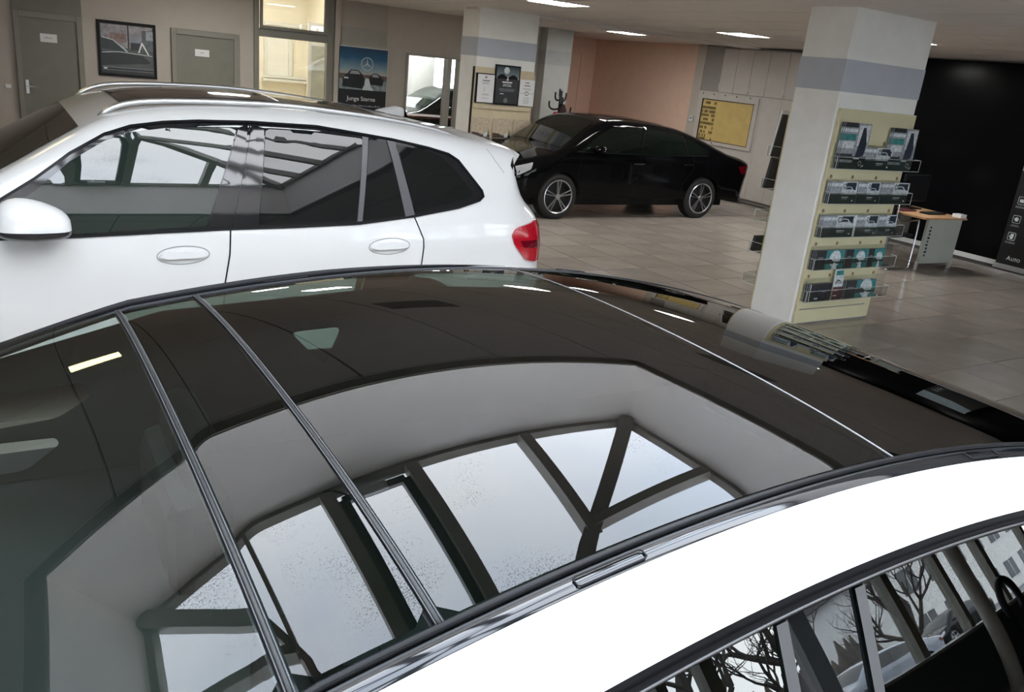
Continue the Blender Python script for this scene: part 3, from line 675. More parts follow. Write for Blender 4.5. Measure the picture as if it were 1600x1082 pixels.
for sd in (-1, 1):
    for pts in ([(-.42, 1.0), (-.46, .8), (-.5, .32)], [(.79, 1.0), (.78, .7), (.78, .32)], [(1.78, 1.0), (1.72, .8), (1.45, .5), (1.4, .32)]): fs.line('door_seam', pts, RUBBER, FC, .006, .002, sd)
    for xh in (.55, 1.5): fs.patch('door_handle', [(xh-.11, .84), (xh+.11, .845), (xh+.11, .875), (xh-.11, .87)], WHITE_PAINT, FC, .03, .03, sd, .05, .012)
# tailgate between the roof end and the tail
G = []
for i in range(9):
    t = i/8; x = 2.30+.42*t; zz = _zr(2.3, 1.22)-(.0+_zr(2.3, 1.22)-1.05)*t**1.1; w_ = mir(yg(2.3))-1.22+.02+.12*t
    G.append([(x, 1.22+w_*(2*j/12-1), zz-.03*(2*j/12-1)**2) for j in range(13)])
g = MB(); g.grid(np.array(G)); g.build('tailgate', WHITE_PAINT, FC, True)
# cabin: dark lining, seats, dashboard; openings on the far side look out on the neighbour car
g = MB()
g.box((-.92, .33, 1.025), (2.62, 2.11, 1.045)); cab = g.build('cabin_floor', CABIN, FC)
far_open = [[(.60, 1.352), (.735, 1.357), (.692, 1.253)], [(-.30, 1.235), (.132, 1.272), (.142, 1.235), (.07, 1.19), (-.30, 1.16)], [(-.30, 1.150), (.063, 1.142), (.07, 1.125), (.0, 1.07), (-.30, 1.06)]]
def far_panel(outer, hole):
    V = [Vector(p) for p in outer]+[Vector(p) for h in hole for p in h]; E = [(i, (i+1) % len(outer)) for i in range(len(outer))]; k = len(outer)
    for h in hole: E += [(k+i, k+(i+1) % len(h)) for i in range(len(h))]; k += len(h)
    r = delaunay_2d_cdt(V, E, [], 0, 1e-6); vs = [(v.x, v.y) for v in r[0]]; F = []
    for f in r[2]:
        c = np.mean([vs[i] for i in f], 0)
        if inpoly([c], outer)[0] and not any(inpoly([c], h)[0] for h in hole): F.append(f)
    return vs, F
outer = [(-.88, 1.02), (2.3, 1.02), (2.2, 1.25), (1.5, 1.42), (.9, 1.46), (.3, 1.43), (-.2, 1.30)]
vs, F = far_panel(outer, [round_poly(h, .02, 3) for h in far_open])
mk('cabin_lining', [(x, 1.955, z) for x, z in vs], F, CABIN_GREY, FC)
for sx, sy in ((.10, .86), (.05, 1.58), (1.35, .86), (1.75, 1.58)):
    g = MB(); g.box((sx+.16, sy-.2, 1.02), (sx+.28, sy+.2, 1.24)); g.box((sx+.19, sy-.11, 1.24), (sx+.27, sy+.11, 1.36)); g.build('seat_back', CABIN, FC, bevel=.04)
g = MB(); g.box((-.75, .5, 1.03), (-.35, 1.94, 1.10)); g.build('dashboard', CABIN, FC, bevel=.03)

# ------------------------------------------------------------------ white SUV beside it
SU = thing('white_suv', 'white sport utility car with silver roof rails and red tail lamp', 'car', (.65, 5.29, 0))
def hw_suv(x, z):
    z = np.asarray(z, float); d = z-1.1; up = 4.365+.228*d+.085*d*d+.153*d**3; e = np.minimum(z-.878, 0); lo = np.where(z > .878, 4.365+.228*d+.51*d*d, 4.3395+.10*e*e-.16*e**3)
    yy = np.where(d > 0, up, lo)
    return 5.29-yy-.10*np.maximum(0, x-1.9)**2*.55-.10*np.maximum(0, -.6-x)**1.5
ss = Shell(5.29, [(-1.58, .42), (-1.66, .62), (-1.62, .86), (-1.45, .99), (-.95, 1.07), (-.42, 1.13), (-.2, 1.215), (.05, 1.36), (.40, 1.565), (.58, 1.635), (.80, 1.67), (1.15, 1.69), (1.55, 1.685), (2.0, 1.655), (2.45, 1.595), (2.80, 1.545), (2.885, 1.505), (2.83, 1.44), (2.90, 1.27), (3.03, 1.13), (3.07, 1.0), (3.075, .8), (3.10, .62), (3.05, .4)],
           [.2, .25, .25, .2, .12, .08, .06, .06, .08, .10, .11, .12, .12, .12, .13, .10, .05, .08, .16, .16, .16, .16, .2, .2], hw_suv, [(-.78, .37), (2.08, .37)], (.33, .36), .42, .03)
ss.body('body', WHITE_PAINT, SU)
TR = [(-.30, 1.06), (-.30, 1.08), (.003, 1.233), (.149, 1.328), (.303, 1.444), (.461, 1.536), (.58, 1.577), (.732, 1.602), (.9, 1.616), (1.162, 1.624), (1.523, 1.62), (1.784, 1.592), (1.97, 1.571), (2.19, 1.535), (2.324, 1.504), (2.387, 1.469), (2.472, 1.375), (2.545, 1.296), (2.556, 1.262), (2.524, 1.237), (2.371, 1.197), (2.066, 1.15), (1.729, 1.112), (1.38, 1.099), (1.017, 1.091), (.679, 1.08), (.269, 1.063), (-.012, 1.058)]
for sd in (-1, 1):
    ss.patch('window_surround', TR, BLACK_GLOSS, SU, .003, .006, sd)
    ss.line('window_trim', TR[2:]+[TR[0], TR[2]], RUBBER, SU, .012, .0075, sd)
    for nm, pl in (('front_window', [(.0, 1.10), (.02, 1.19), (.144, 1.274), (.3, 1.408), (.458, 1.506), (.577, 1.549), (.75, 1.577), (1.089, 1.593), (.893, 1.108), (.27, 1.077), (.06, 1.07)]),
                   ('rear_window', [(1.237, 1.594), (1.46, 1.592), (1.777, 1.568), (1.711, 1.131), (1.163, 1.110)]), ('rear_vent_window', [(1.816, 1.567), (1.922, 1.552), (2.005, 1.159), (1.747, 1.132)]),
                   ('quarter_window', [(1.982, 1.543), (2.173, 1.519), (2.266, 1.491), (2.359, 1.411), (2.47, 1.287), (2.472, 1.268), (2.45, 1.255), (2.079, 1.172)])):
        ss.patch(nm, pl, mat('suv_glass', (.004, .006, .006), .0, noise=0, ior=1.5) if nm != 'front_window' else mat('suv_front_glass', (.012, .022, .018), .0, noise=0, ior=1.7), SU, .0095, .007, sd, .05, .012)
    ss.patch('b_pillar_cover', [(1.097, 1.594), (1.150, 1.612), (1.010, 1.097), (.901, 1.106)], BLACK_GLOSS, SU, .010, .008, sd); ss.patch('b_pillar_cover', [(1.168, 1.612), (1.231, 1.598), (1.158, 1.108), (1.026, 1.10)], BLACK_GLOSS, SU, .010, .008, sd)
    ss.patch('window_bar', [(1.779, 1.580), (1.813, 1.576), (1.743, 1.126), (1.713, 1.124)], mat('bar_grey', (.10, .10, .105), .3, noise=0), SU, .013, .01, sd); ss.patch('window_bar', [(1.927, 1.566), (1.974, 1.558), (2.07, 1.160), (2.012, 1.150)], mat('bar_grey', (.10, .10, .105)), SU, .012, .01, sd)
    for pts in ([(1.163, 1.62), (1.017, 1.090), (1.008, .96), (.982, .813), (.96, .45)], [(2.072, 1.145), (2.129, 1.018), (2.131, .967), (2.119, .848), (2.0, .80)], [(-.30, 1.06), (-.36, .9), (-.38, .45)]): ss.line('door_seam', pts, RUBBER, SU, .008, .0015, sd)
    ss.line('hatch_seam', [(2.60, 1.565), (2.66, 1.47), (2.72, 1.40)], mat('seam_grey', (.30, .31, .31)), SU, .004, .0015, sd)
    for cx, cz in ((.778, .962), (1.911, .981)):
        el = [(cx+.127*math.cos(a), cz+.046*math.sin(a)+.004*math.cos(a)) for a in np.linspace(0, 2*PI, 28, endpoint=False)]
        ss.line('handle_recess', el+[el[0]], mat('seam_grey', (.30, .31, .31)), SU, .005, .0015, sd)
        hd = ss.patch('door_handle', [(cx-.118, cz-.004), (cx-.09, cz+.016), (cx, cz+.024), (cx+.09, cz+.018), (cx+.118, cz+.002), (cx+.08, cz-.012), (cx-.08, cz-.016)], WHITE_PAINT, SU, .022, .02, sd, .03, .01)
    tl = ss.patch('tail_lamp', [(2.764, 1.018), (2.79, 1.055), (2.817, 1.071), (2.98, 1.108), (3.05, 1.10), (3.055, 1.03), (3.05, .96), (3.055, .88), (3.02, .842), (2.96, .842), (2.884, .860), (2.793, .952)], RED_LENS, SU, .014, .014, sd, .04, .015)
    ss.patch('lamp_band', [(2.83, .985), (3.05, .985), (3.05, .93), (2.86, .94)], RED_DARK, tl, .018, .006, sd, .04, .01)
    ss.patch('spoiler_underside', [(2.805, 1.492), (2.85, 1.488), (2.835, 1.44), (2.86, 1.36), (2.90, 1.27), (2.872, 1.29), (2.83, 1.36), (2.775, 1.445)], BLACK_GLOSS, SU, .004, .005, sd, .04)
    # roof rail
    rl = [(.455, 1.597), (.52, 1.640), (.60, 1.668), (.70, 1.684), (.85, 1.695), (1.1, 1.704), (1.437, 1.705), (1.909, 1.674), (2.2, 1.640), (2.40, 1.603), (2.537, 1.562)]
    g = MB(); rp = catmull([(x, 5.29+sd*(.60+.02*max(0, 1-abs(x-1.4))), z+.002) for x, z in rl], .06); g.tube(rp, [.006]+[.0145]*(len(rp)-2)+[.006], 10); g.build('roof_rail', SILVER, SU, True)
    # mirror
    for nm, m_, z0, z1, y0 in (('mirror_cap', WHITE_PAINT, 1.127, 1.262, .02), ('mirror_base', BLACK_GLOSS, 1.065, 1.125, 0)):
        G = []
        for i in range(15):
            a = PI*i/14; row = []
            for j in range(13):
                b = PI*j/12; sx_ = .15*math.cos(a); wz = (z1-z0)*math.sin(a)**.6; top_ = nm == 'mirror_cap'
                zz = (z0+wz*math.sin(b)*(1-.25*(sx_/.15)) if top_ else z1-wz*.9*math.sin(b))
                row.append((.125+sx_, 5.29+sd*(1.045-.10*math.cos(b)*math.sin(a)**.5), zz))
            G.append(row)
        g = MB(); g.grid(np.array(G)); g.build(nm, m_, SU, True)
    g = MB(); g.beam((.03, 5.29+sd*.90, 1.10), (.06, 5.29+sd*1.0, 1.09), .12, .035, 0); g.build('mirror_arm', BLACK_GLOSS, SU, bevel=.01)
    for wx in (-.78, 2.08): make_wheel(SU, wx, 5.29, 5.29+sd*.935, .37, .37, .24, sd)
g = MB(); g.box((-1.35, 4.62, .22), (2.75, 5.96, .95)); g.build('underbody', CABIN, SU)
u1, u2 = ss.uat(-.42, 1.13), ss.uat(.36, 1.54); ss.top_patch('windscreen', u1+.5, u2, -.93, .93, mat('suv_windscreen', (.015, .017, .012), .0, noise=0, ior=1.6), SU, .004)
u3, u4 = ss.uat(.58, 1.635), ss.uat(2.0, 1.655); ss.top_patch('panorama_roof', u3, u4, -.66, .66, BLACK_GLOSS, SU, .005, 24); ss.top_patch('roof_joint', (u3+u4)/2+2.2, (u3+u4)/2+2.5, -.66, .66, SILVER, SU, .008, 2)
u5, u6 = ss.uat(2.84, 1.43), ss.uat(2.97, 1.18); ss.top_patch('rear_screen', u5-1, u6, -.99, .99, BLACK_GLOSS, SU, .006)
g = MB()
for k, (x, w_, h) in enumerate(((0, .010, .0), (.06, .045, .03), (.14, .055, .062), (.2, .045, .068), (.24, .012, .0))): pass
G = [[(2.17+.24*t, 5.29+.052*math.sin(PI*min(1, t*1.15+.05))**.7*math.cos(b)*(1-.3*math.sin(b)), ss.top(ss.uat(2.2, 1.635), 0)[2]+.004-.035*(t-.2)+.058*math.sin(b)*min(1, (t*1.7)**.8)*(1 if t < .82 else max(0, (1-t)/.18))**.5) for b in np.linspace(0, PI, 11)] for t in np.linspace(0, 1, 16)]
g.grid(np.array(G)); g.build('shark_fin', WHITE_PAINT, SU, True)
for sd in (-1, 1): ss.top_patch('headlamp', 4, 8, sd*.6, sd*.95, HEADLAMP, SU, .006, 6, 6)

# ------------------------------------------------------------------ black saloon by the salmon wall
def saloon(name, label, ox, yc, paint, glassm, flip=1):
    c = thing(name, label, 'car', (ox+8.2, yc, 0))
    def hw(x, z): return .79-.26*np.maximum(0, z-.88)**1.15-.06*np.maximum(0, .5-z)-.06*np.maximum(0, np.abs(x-ox-8.2)-1.7)**1.4
    s = Shell(yc, [(ox+a, b) for a, b in ((5.93, .30), (5.86, .48), (5.92, .68), (6.12, .80), (6.5, .885), (6.72, .935), (6.83, .99), (7.05, 1.13), (7.32, 1.30), (7.52, 1.385), (7.8, 1.42), (8.15, 1.425), (8.6, 1.40), (9.05, 1.345), (9.5, 1.23), (9.9, 1.09), (10.15, 1.015), (10.42, .965), (10.62, .90), (10.66, .80), (10.68, .62), (10.62, .34))],
              [.3, .35, .3, .2, .12, .1, .06, .06, .07, .09, .12, .14, .14, .13, .12, .1, .1, .12, .15, .2, .25, .2], hw, [(ox+6.82, .32), (ox+9.60, .315)], (.19, .22), .36, .035)
    s.body('body', paint, c)
    for sd in (-1, 1):
        s.patch('side_glass', [(ox+a, b) for a, b in ((7.12, .985), (7.42, 1.19), (7.68, 1.315), (8.0, 1.355), (8.5, 1.345), (8.95, 1.29), (9.35, 1.18), (9.62, 1.05), (9.58, 1.0), (9.0, .985), (8.2, .975))], glassm, c, .004, .006, sd, .06, .01)
        s.line('window_trim', [(ox+a, b) for a, b in ((7.05, .972), (8.2, .965), (9.0, .975), (9.62, .99))], RUBBER, c, .012, .006, sd); s.line('window_bar', [(ox+8.32, 1.36), (ox+8.22, .97)], BLACK_GLOSS, c, .05, .009, sd); s.line('window_bar', [(ox+9.05, 1.27), (ox+9.18, .98)], RUBBER, c, .03, .009, sd)
        for pts in ([(7.15, .97), (7.1, .6), (7.15, .26)], [(8.24, .97), (8.22, .6), (8.22, .26)], [(9.3, .97), (9.33, .8), (9.15, .55), (9.1, .3)]): s.line('door_seam', [(ox+a, b) for a, b in pts], RUBBER, c, .007, .0015, sd)
        for xh, zh in ((8.19, .82), (9.18, .835)):
            s.patch('door_handle', [(ox+xh-.11, zh-.012), (ox+xh+.11, zh-.008), (ox+xh+.11, zh+.014), (ox+xh-.11, zh+.012)], paint, c, .03, .02, sd, .05, .008); s.line('handle_strip', [(ox+xh-.1, zh+.012), (ox+xh+.1, zh+.015)], CHROME, c, .006, .032, sd)
        s.patch('tail_lamp', [(ox+10.32, .84), (ox+10.62, .87), (ox+10.64, .74), (ox+10.42, .72)], RED_DARK, c, .004, .006, sd, .05, .02); s.patch('headlamp', [(ox+5.98, .70), (ox+6.35, .80), (ox+6.3, .70), (ox+6.02, .58)], HEADLAMP, c, .004, .006, sd, .05, .02)
        G = [[(ox+7.40+.10*math.cos(a), yc+sd*(.88-.10*math.cos(b)*math.sin(a)), 1.005+.07*math.sin(b)*math.sin(a)**.6) for b in np.linspace(-.6, PI, 10)] for a in np.linspace(.02, PI-.02, 10)]
        g = MB(); g.grid(np.array(G)); mr = g.build('door_mirror', paint, c, True); g = MB(); g.beam((ox+7.36, yc+sd*.74, .985), (ox+7.38, yc+sd*.84, .99), .07, .03); g.build('mirror_arm', paint, mr)
        for wx, wz in ((6.82, .325), (9.60, .32)): make_wheel(c, ox+wx, yc, yc+sd*.775, wz, .33, .238, sd)
    g = MB(); g.box((ox+6.2, yc-.53, .17), (ox+10.3, yc+.53, .78)); g.build('underbody', CABIN, c)
    a, b = s.uat(ox+6.83, .99), s.uat(ox+7.44, 1.355); s.top_patch('windscreen', a+.5, b, -.93, .93, glassm, c, .004)
    a, b = s.uat(ox+9.12, 1.325), s.uat(ox+9.93, 1.08); s.top_patch('rear_screen', a, b, -.9, .9, glassm, c, .004)
    a, b = s.uat(ox+7.62, 1.40), s.uat(ox+8.9, 1.365); s.top_patch('glass_roof', a, b, -.8, .8, BLACK_GLOSS, c, .003)
    s.top_patch('grille', 2, 6, -.42, .42, RUBBER, c, .006, 6, 6); g = MB(); g.box((ox+10.67, yc-.26, .55), (ox+10.70, yc+.26, .66)); g.build('number_plate_holder', RUBBER, c)
    return c
SG = mat('saloon_glass', (.006, .009, .007), .0, noise=0, ior=1.5)
saloon('black_saloon', 'black saloon car with five twin-spoke wheels in front of the salmon wall', 0, 10.46, BLACK_PAINT, SG)

saloon('dark_saloon', 'dark green-black car whose windscreen shows through the wide wall opening', 1.0, 17.1, mat('green_black_paint', (.006, .012, .009), .1, noise=0), mat('green_glass', (.02, .035, .025), .02, noise=0))

# ------------------------------------------------------------------ printed art helper (local x right, y up, z out of the surface)
class Art:
    def __init__(s): s.g = MB(); s.ms = []; s.z = .0008
    def _m(s, m):
        if m not in s.ms: s.ms.append(m)
        return s.ms.index(m)
    def poly(s, pts, m): s.g.add([(x, y, s.z) for x, y in pts], [tuple(range(len(pts)))], s._m(m)); s.z += .00012; return s
    def rect(s, x0, y0, x1, y1, m): return s.poly([(x0, y0), (x1, y0), (x1, y1), (x0, y1)], m)
    def circ(s, x, y, r, m, n=20, k=1.): return s.poly([(x+r*math.cos(2*PI*i/n), y+r*k*math.sin(2*PI*i/n)) for i in range(n)], m)
    def ring(s, x, y, r, w, m, n=24):
        v = [(x+q*math.cos(2*PI*i/n), y+q*math.sin(2*PI*i/n), s.z) for q in (r, r-w) for i in range(n)]
        s.g.add(v, [(i, (i+1) % n, n+(i+1) % n, n+i) for i in range(n)], s._m(m)); s.z += .00012; return s
    def star3(s, x, y, r, m):
        s.ring(x, y, r, r*.12, m)
        for k in range(3):
            a = PI/2+k*2*PI/3; p = [(x+r*.95*math.cos(a), y+r*.95*math.sin(a)), (x+r*.13*math.cos(a+PI/3), y+r*.13*math.sin(a+PI/3)), (x, y), (x+r*.13*math.cos(a-PI/3), y+r*.13*math.sin(a-PI/3))]
            s.poly([p[0], p[3], p[2], p[1]][::-1], m)
        return s
    def car(s, x, y, w, m, mg=None, flip=1):
        P = [(-.5, .0), (.5, .0), (.5, .13), (.44, .2), (.3, .23), (.16, .36), (-.18, .38), (-.36, .24), (-.48, .2), (-.5, .12)]
        s.poly([(x+a*w*flip, y+b*w) for a, b in (P if flip > 0 else P[::-1])], m)
        if mg: s.poly([(x+a*w*flip, y+b*w) for a, b in ([(-.28, .24), (.2, .24), (.12, .33), (-.16, .345)] if flip > 0 else [(-.28, .24), (.2, .24), (.12, .33), (-.16, .345)][::-1])], mg)
        return s
    def lines(s, x0, x1, ys, h, m, cent=True, seed=0):
        r_ = random.Random(seed)
        for y in ys:
            w = (x1-x0)*r_.uniform(.6, 1.); c = (x0+x1)/2
            s.rect(c-w/2 if cent else x0, y, c+w/2 if cent else x0+w, y+h, m)
        return s
    def build(s, name, parent): return s.g.build(name, s.ms, parent, local=True)
RX = (PI/2, 0, 0)                 # faces -Y
RXR = (PI/2, 0, -PI/2)            # on the right wall, faces -X

# framed picture of a vintage car
fp = thing('framed_picture', 'black framed photograph of a dark car hanging between two grey doors', 'picture', (1.46, 14.5, 1.261), RX)
g = MB(); W_, H_ = .822, .80
for a, b in (((0, 0), (W_, .04)), ((0, H_-.04), (W_, H_)), ((0, .04), (.035, H_-.04)), ((W_-.035, .04), (W_, H_-.04))): g.box((*a, 0), (*b, .03))
g.build('frame', BLACK_FAB, fp, local=True, bevel=.004); box('backing', (.03, .035, 0), (W_-.03, H_-.035, .012), DARKP, fp, local=True)
a = Art(); a.z = .0128
a.rect(.05, .42, W_-.05, H_-.05, mat('print_street', (.30, .28, .29), .4, noise=.35, nscale=14)); a.rect(.05, .13, W_-.05, .42, mat('print_road', (.085, .10, .095), .4, noise=.2)); a.rect(.17, .50, .40, .63, mat('print_redcar', (.23, .15, .14), .4, noise=.4, nscale=25)); a.rect(.42, .42, .44, H_-.05, DARKP)
a.rect(.62, .40, .80-.03, .70, mat('print_dim', (.10, .12, .125), .4, noise=.3, nscale=20)); a.rect(.68, .56, .78, .69, GREYP); a.rect(.46, .40, .61, .51, DARKP); a.rect(.45, .51, .60, .60, mat('print_blue_grey', (.25, .28, .33), .4, noise=.2))
a.poly([(.05, .40), (.40, .36), (.30, .45), (.20, .53), (.05, .56)], GREENP); a.poly([(.05, .36), (.40, .345), (.62, .33), (.74, .24), (.70, .22), (.05, .15)], DARKP); a.poly([(.06, .565), (.22, .535), (.42, .375), (.40, .37), (.21, .525), (.06, .553)], PALEP)
a.poly([(.06, .345), (.30, .37), (W_-.06, .34), (W_-.06, .332), (.30, .36), (.06, .335)], PALEP); a.poly([(.56, .37), (.61, .52), (.63, .52), (.72, .35), (.70, .35), (.62, .49), (.58, .37)], WHITEP)
a.rect(.05, .13, W_-.05, .136, GREYP); a.rect(.05, .09, W_-.05, .095, GREYP); a.rect(.07, .105, .12, .122, WHITEP)
a.build('print', fp)

# poster on the pilaster
po = thing('poster', 'tall blue poster with two dark cars and the words Junge Sterne', 'poster', (5.205, 14.42, .95), RX); PW, PH = .91, 1.12
box('poster_board', (0, 0, 0), (PW, PH, .02), mat('poster_edge', (.55, .58, .58), .4), po, local=True)
SKYP = ramp_mat('print_evening_sky', [(0, (.30, .29, .27)), (.30, (.42, .40, .37)), (.42, (.22, .33, .40)), (.75, (.012, .10, .20)), (1., (.006, .045, .11))], 1, .55, 1.12)
a = Art(); a.z = .0205
a.rect(.012, .57, PW-.012, PH-.02, SKYP); a.rect(.012, .40, PW-.012, .60, mat('print_wet_road', (.22, .27, .29), .3, noise=.4, nscale=14)); a.rect(.012, .57, PW-.012, .66, mat('print_rocks', (.12, .085, .07), .4, noise=.5, nscale=20)); a.rect(.012, .012, PW-.012, .40, mat('poster_black', (.008, .009, .012), .4, noise=0))
a.poly([(.07, .44), (.44, .42), (.48, .50), (.48, .58), (.44, .66), (.36, .73), (.22, .73), (.16, .66), (.08, .60)], mat('print_car_dark', (.012, .014, .018), .3, noise=.4, nscale=30)); a.poly([(.56, .55), (.60, .50), (.82, .49), (.84, .58), (.78, .66), (.70, .70), (.63, .69), (.57, .62)], MATS['print_car_dark']); a.poly([(.20, .66), (.40, .66), (.36, .715), (.23, .715)], GREYP); a.poly([(.61, .63), (.76, .63), (.71, .685), (.64, .68)], GREYP)
a.rect(.10, .575, .18, .60, PALEP); a.poly([(.44, .40), (.66, .40), (.60, .47), (.56, .60), (.50, .60), (.48, .48)], PALEP)
a.star3(.52, .84, .115, mat('print_star', (.50, .53, .55), .4, noise=0))
a.build('print', po); text('Junge Sterne', .105, .43, .245, WHITEP, po, .0235); g = MB(); r_ = random.Random(5)
for k in range(24): g.box((.17+.026*k, .115, .0208), (.17+.026*k+r_.uniform(.012, .021), .115+r_.choice((.018, .026)), .0216))
g.build('small_print', GREYP, po, local=True)

# ------------------------------------------------------------------ display boards on the pillars
def board_holder(b, z0, w=1.20, x0=0., h=.105, d=.095, nm='brochure_holder'):
    """clear acrylic pocket: back sheet, floor, front lip with bright edges"""
    g = MB(); g.box((x0, z0, .03), (x0+w, z0+.215, .033), 0); g.box((x0, z0, .033), (x0+w, z0+.003, d), 0); g.box((x0, z0, d), (x0+w, z0+h, d+.003), 0)
    o_ = g.build(nm, ACRYL, b, local=True)
    e_ = MB(); r = .0022
    for p, q in (((x0, z0, d), (x0+w, z0, d)), ((x0, z0+h, d), (x0+w, z0+h, d)), ((x0, z0, d), (x0, z0+h, d)), ((x0+w, z0, d), (x0+w, z0+h, d)), ((x0, z0+h, d), (x0, z0+h, .03)), ((x0+w, z0+h, d), (x0+w, z0+h, .03)), ((x0+w, z0, d), (x0+w, z0, .03)), ((x0, z0, d), (x0, z0, .03))): e_.beam(p, q, r*1.6, r*1.6)
    e_.build('holder_edge', ACRYL_EDGE, o_, local=True)
    return o_
SCREW = mat('brass_screw', (.35, .22, .12), .4, metal=.6, noise=0)
def screws(b, pts):
    for x, z in pts:
        g = MB(); g.lathe([(.012, .017), (.03, .017), (.037, .012), (.038, .0005)], 14, 0, 'z', (x, z, 0)); g.build('standoff_screw', SCREW, b, True, local=True)
def brochure(x, z, w, h, style, lab, lean=.10, base=(0, 0, 0), zz=.06, th=.006, grp=None, rot=RX):
    """one booklet in local board coordinates; style draws its cover"""
    c, s_ = math.cos(rot[2]), math.sin(rot[2])
    loc = (base[0]+x*c+zz*s_, base[1]+x*s_-zz*c, base[2]+z)
    t = thing('brochure', lab, 'brochure', loc, (PI/2-lean, 0, rot[2]), grp or 'brochures in the display holders')
    box('pages', (0, 0, 0), (w, h, th), PAPER if style not in ('magazine', 'auto', 'teal', 'dark') else GREYP, t, local=True)
    a = Art(); a.z = th+.0004
    if style == 'magazine':
        a.rect(0, 0, w, h, GREYP); a.rect(.0, h*.90, w*.5, h, DARKP); a.rect(0, h*.80, w*.5, h*.87, PALEP); a.rect(0, h*.62, w*.48, h*.76, TEALP); a.rect(0, h*.45, w*.45, h*.6, PALEP); a.rect(0, h*.28, w*.45, h*.33, DARKP); a.rect(0, 0, w, h*.28, GREENP); a.rect(0, h*.14, w*.5, h*.2, GREYP)
        a.poly([(w*.55, h*.95), (w*.97, h*.97), (w*.95, h*.6), (w*.55, h*.5)], PALEP); a.poly([(w*.70, h*.9), (w*.8, h*.92), (w*.92, h*.55), (w*.88, h*.3), (w*.55, h*.25), (w*.62, h*.5)], mat('print_navy', (.03, .04, .06), .3, noise=.5, nscale=40)); a.rect(w*.52, h*.22, w*.74, h*.245, WHITEP); a.ring(w*.80, h*.13, w*.06, w*.012, WHITEP); a.poly([(w*.85, h*.04), (w*.97, h*.07), (w*.93, h*.1)], WHITEP)
    elif style == 'auto':
        a.rect(0, 0, w, h, GREENP); a.rect(0, h*.42, w*.42, h, GREYP); a.rect(0, h*.78, w*.42, h*.92, PALEP); a.rect(w*.42, h*.42, w, h, PALEP); a.rect(w*.58, h*.62, w*.95, h*.96, mat('print_navy', (.03, .04, .06), .3, noise=.5, nscale=40)); a.car(w*.70, h*.42, w*.52, mat('print_carw', (.55, .60, .63), .3, noise=.3, nscale=40), DARKP); a.ring(w*.52, h*.80, w*.06, w*.02, DARKP); a.rect(w*.46, h*.27, w*.72, h*.31, WHITEP); a.rect(w*.46, h*.20, w*.68, h*.235, GREYP); a.rect(w*.86, h*.10, w*.91, h*.17, WHITEP)
    elif style == 'teal':
        a.rect(0, 0, w, h, DARKP); a.rect(w*.35, 0, w, h, TEALP); a.circ(w*.68, h*.55, w*.2, PALEP); a.rect(w*.35, h*.28, w, h*.40, GREENP); a.car(w*.5, h*.3, w*.3, DARKP); a.poly([(w*.6, 0), (w*.8, 0), (w*.72, h*.33), (w*.66, h*.33)], WHITEP); a.rect(w*.08, h*.6, w*.26, h*.64, GREYP)
    elif style == 'dark':
        a.rect(0, 0, w, h, DARKP); a.poly([(w*.2, h*.15), (w*.5, h*.8), (w*.9, h*.7), (w*.7, h*.1)], mat('print_navy', (.03, .04, .06), .3, noise=.5, nscale=40)); a.rect(w*.3, h*.1, w*.45, h*.2, PALEP); a.rect(w*.6, h*.5, w*.8, h*.55, GREYP); a.rect(w*.05, 0, w*.09, h, PALEP)
    elif style == 'tall':
        a.rect(0, 0, w, h*.42, MAROON); a.rect(0, h*.42, w, h, PALEP); a.rect(w*.1, h*.8, w*.9, h*.95, TEALP); a.car(w*.5, h*.52, w*.8, GREYP, DARKP); a.rect(w*.1, h*.30, w*.6, h*.33, WHITEP); a.rect(w*.1, h*.12, w*.5, h*.15, WHITEP)
    elif style == 'beige':
        a.rect(0, h*.33, w, h, BEIGEP); a.rect(0, h*.2, w, h*.36, BROWNP); a.rect(w*.65, h*.28, w*.85, h*.45, PALEP); a.rect(w*.9, h*.25, w*.95, h*.5, DARKP); a.poly([(0, h*.33), (w*.5, h*.36), (w*.35, h*.42), (0, h*.45)], BROWNP); a.rect(0, 0, w, h*.2, BROWNP); a.rect(w*.68, h*.06, w*.92, h*.11, PALEP)
    a.build('cover', t); return t
B1 = (6.262, 4.864, 0)
b1 = thing('brochure_board', 'cream display board with five clear brochure shelves on the big white pillar', 'display board', B1, RX)
box('board', (0, 0.02, 0), (1.085, 1.975, .03), CREAM, b1, local=True, bevel=.003)
g = MB(); g.tube([(.03, .155, .04), (.98, .155, .04)], .005, 6); g.build('rail', SILVER, b1, local=True)
HZ = [1.468, 1.158, .850, .545, .240]
for k, z in enumerate(HZ): board_holder(b1, z, 1.22, -.0+.01)
for z in HZ: screws(b1, [(.06+.0, z+.235), (.36, z+.235), (.70, z+.235), (1.02, z+.235)])
def pile(n, x, z, w, h, st, lab, **k):
    brochure(x, z+.004, w, h, st, lab, base=B1, zz=.078, lean=.03, **k)
    for i in range(1, n): brochure(x-.012*i, z+.004, w, h, st, ('second', 'third', 'fourth')[i-1]+' copy behind the '+lab.replace('the ', ''), base=B1, zz=.078-.011*i, lean=.025, **k)
pile(3, .05, HZ[0], .36, .395, 'magazine', 'tall glossy magazine, left end of the top shelf')
pile(2, .39, HZ[0], .40, .195, 'auto', 'low booklet between two tall magazines, top shelf')
pile(3, .745, HZ[0], .37, .38, 'magazine', 'tall glossy magazine, right end of the top shelf')
pile(3, .03, HZ[1], .365, .195, 'auto', 'car booklet at the left of the second shelf'); pile(2, .41, HZ[1], .32, .195, 'auto', 'car booklet in the middle of the second shelf'); pile(2, .755, HZ[1], .42, .195, 'auto', 'car booklet at the right of the second shelf')
pile(3, .03, HZ[2], .44, .197, 'auto', 'car booklet at the left of the third shelf'); pile(2, .495, HZ[2], .33, .197, 'auto', 'car booklet in the middle of the third shelf'); pile(2, .83, HZ[2], .28, .197, 'auto', 'car booklet at the right of the third shelf')
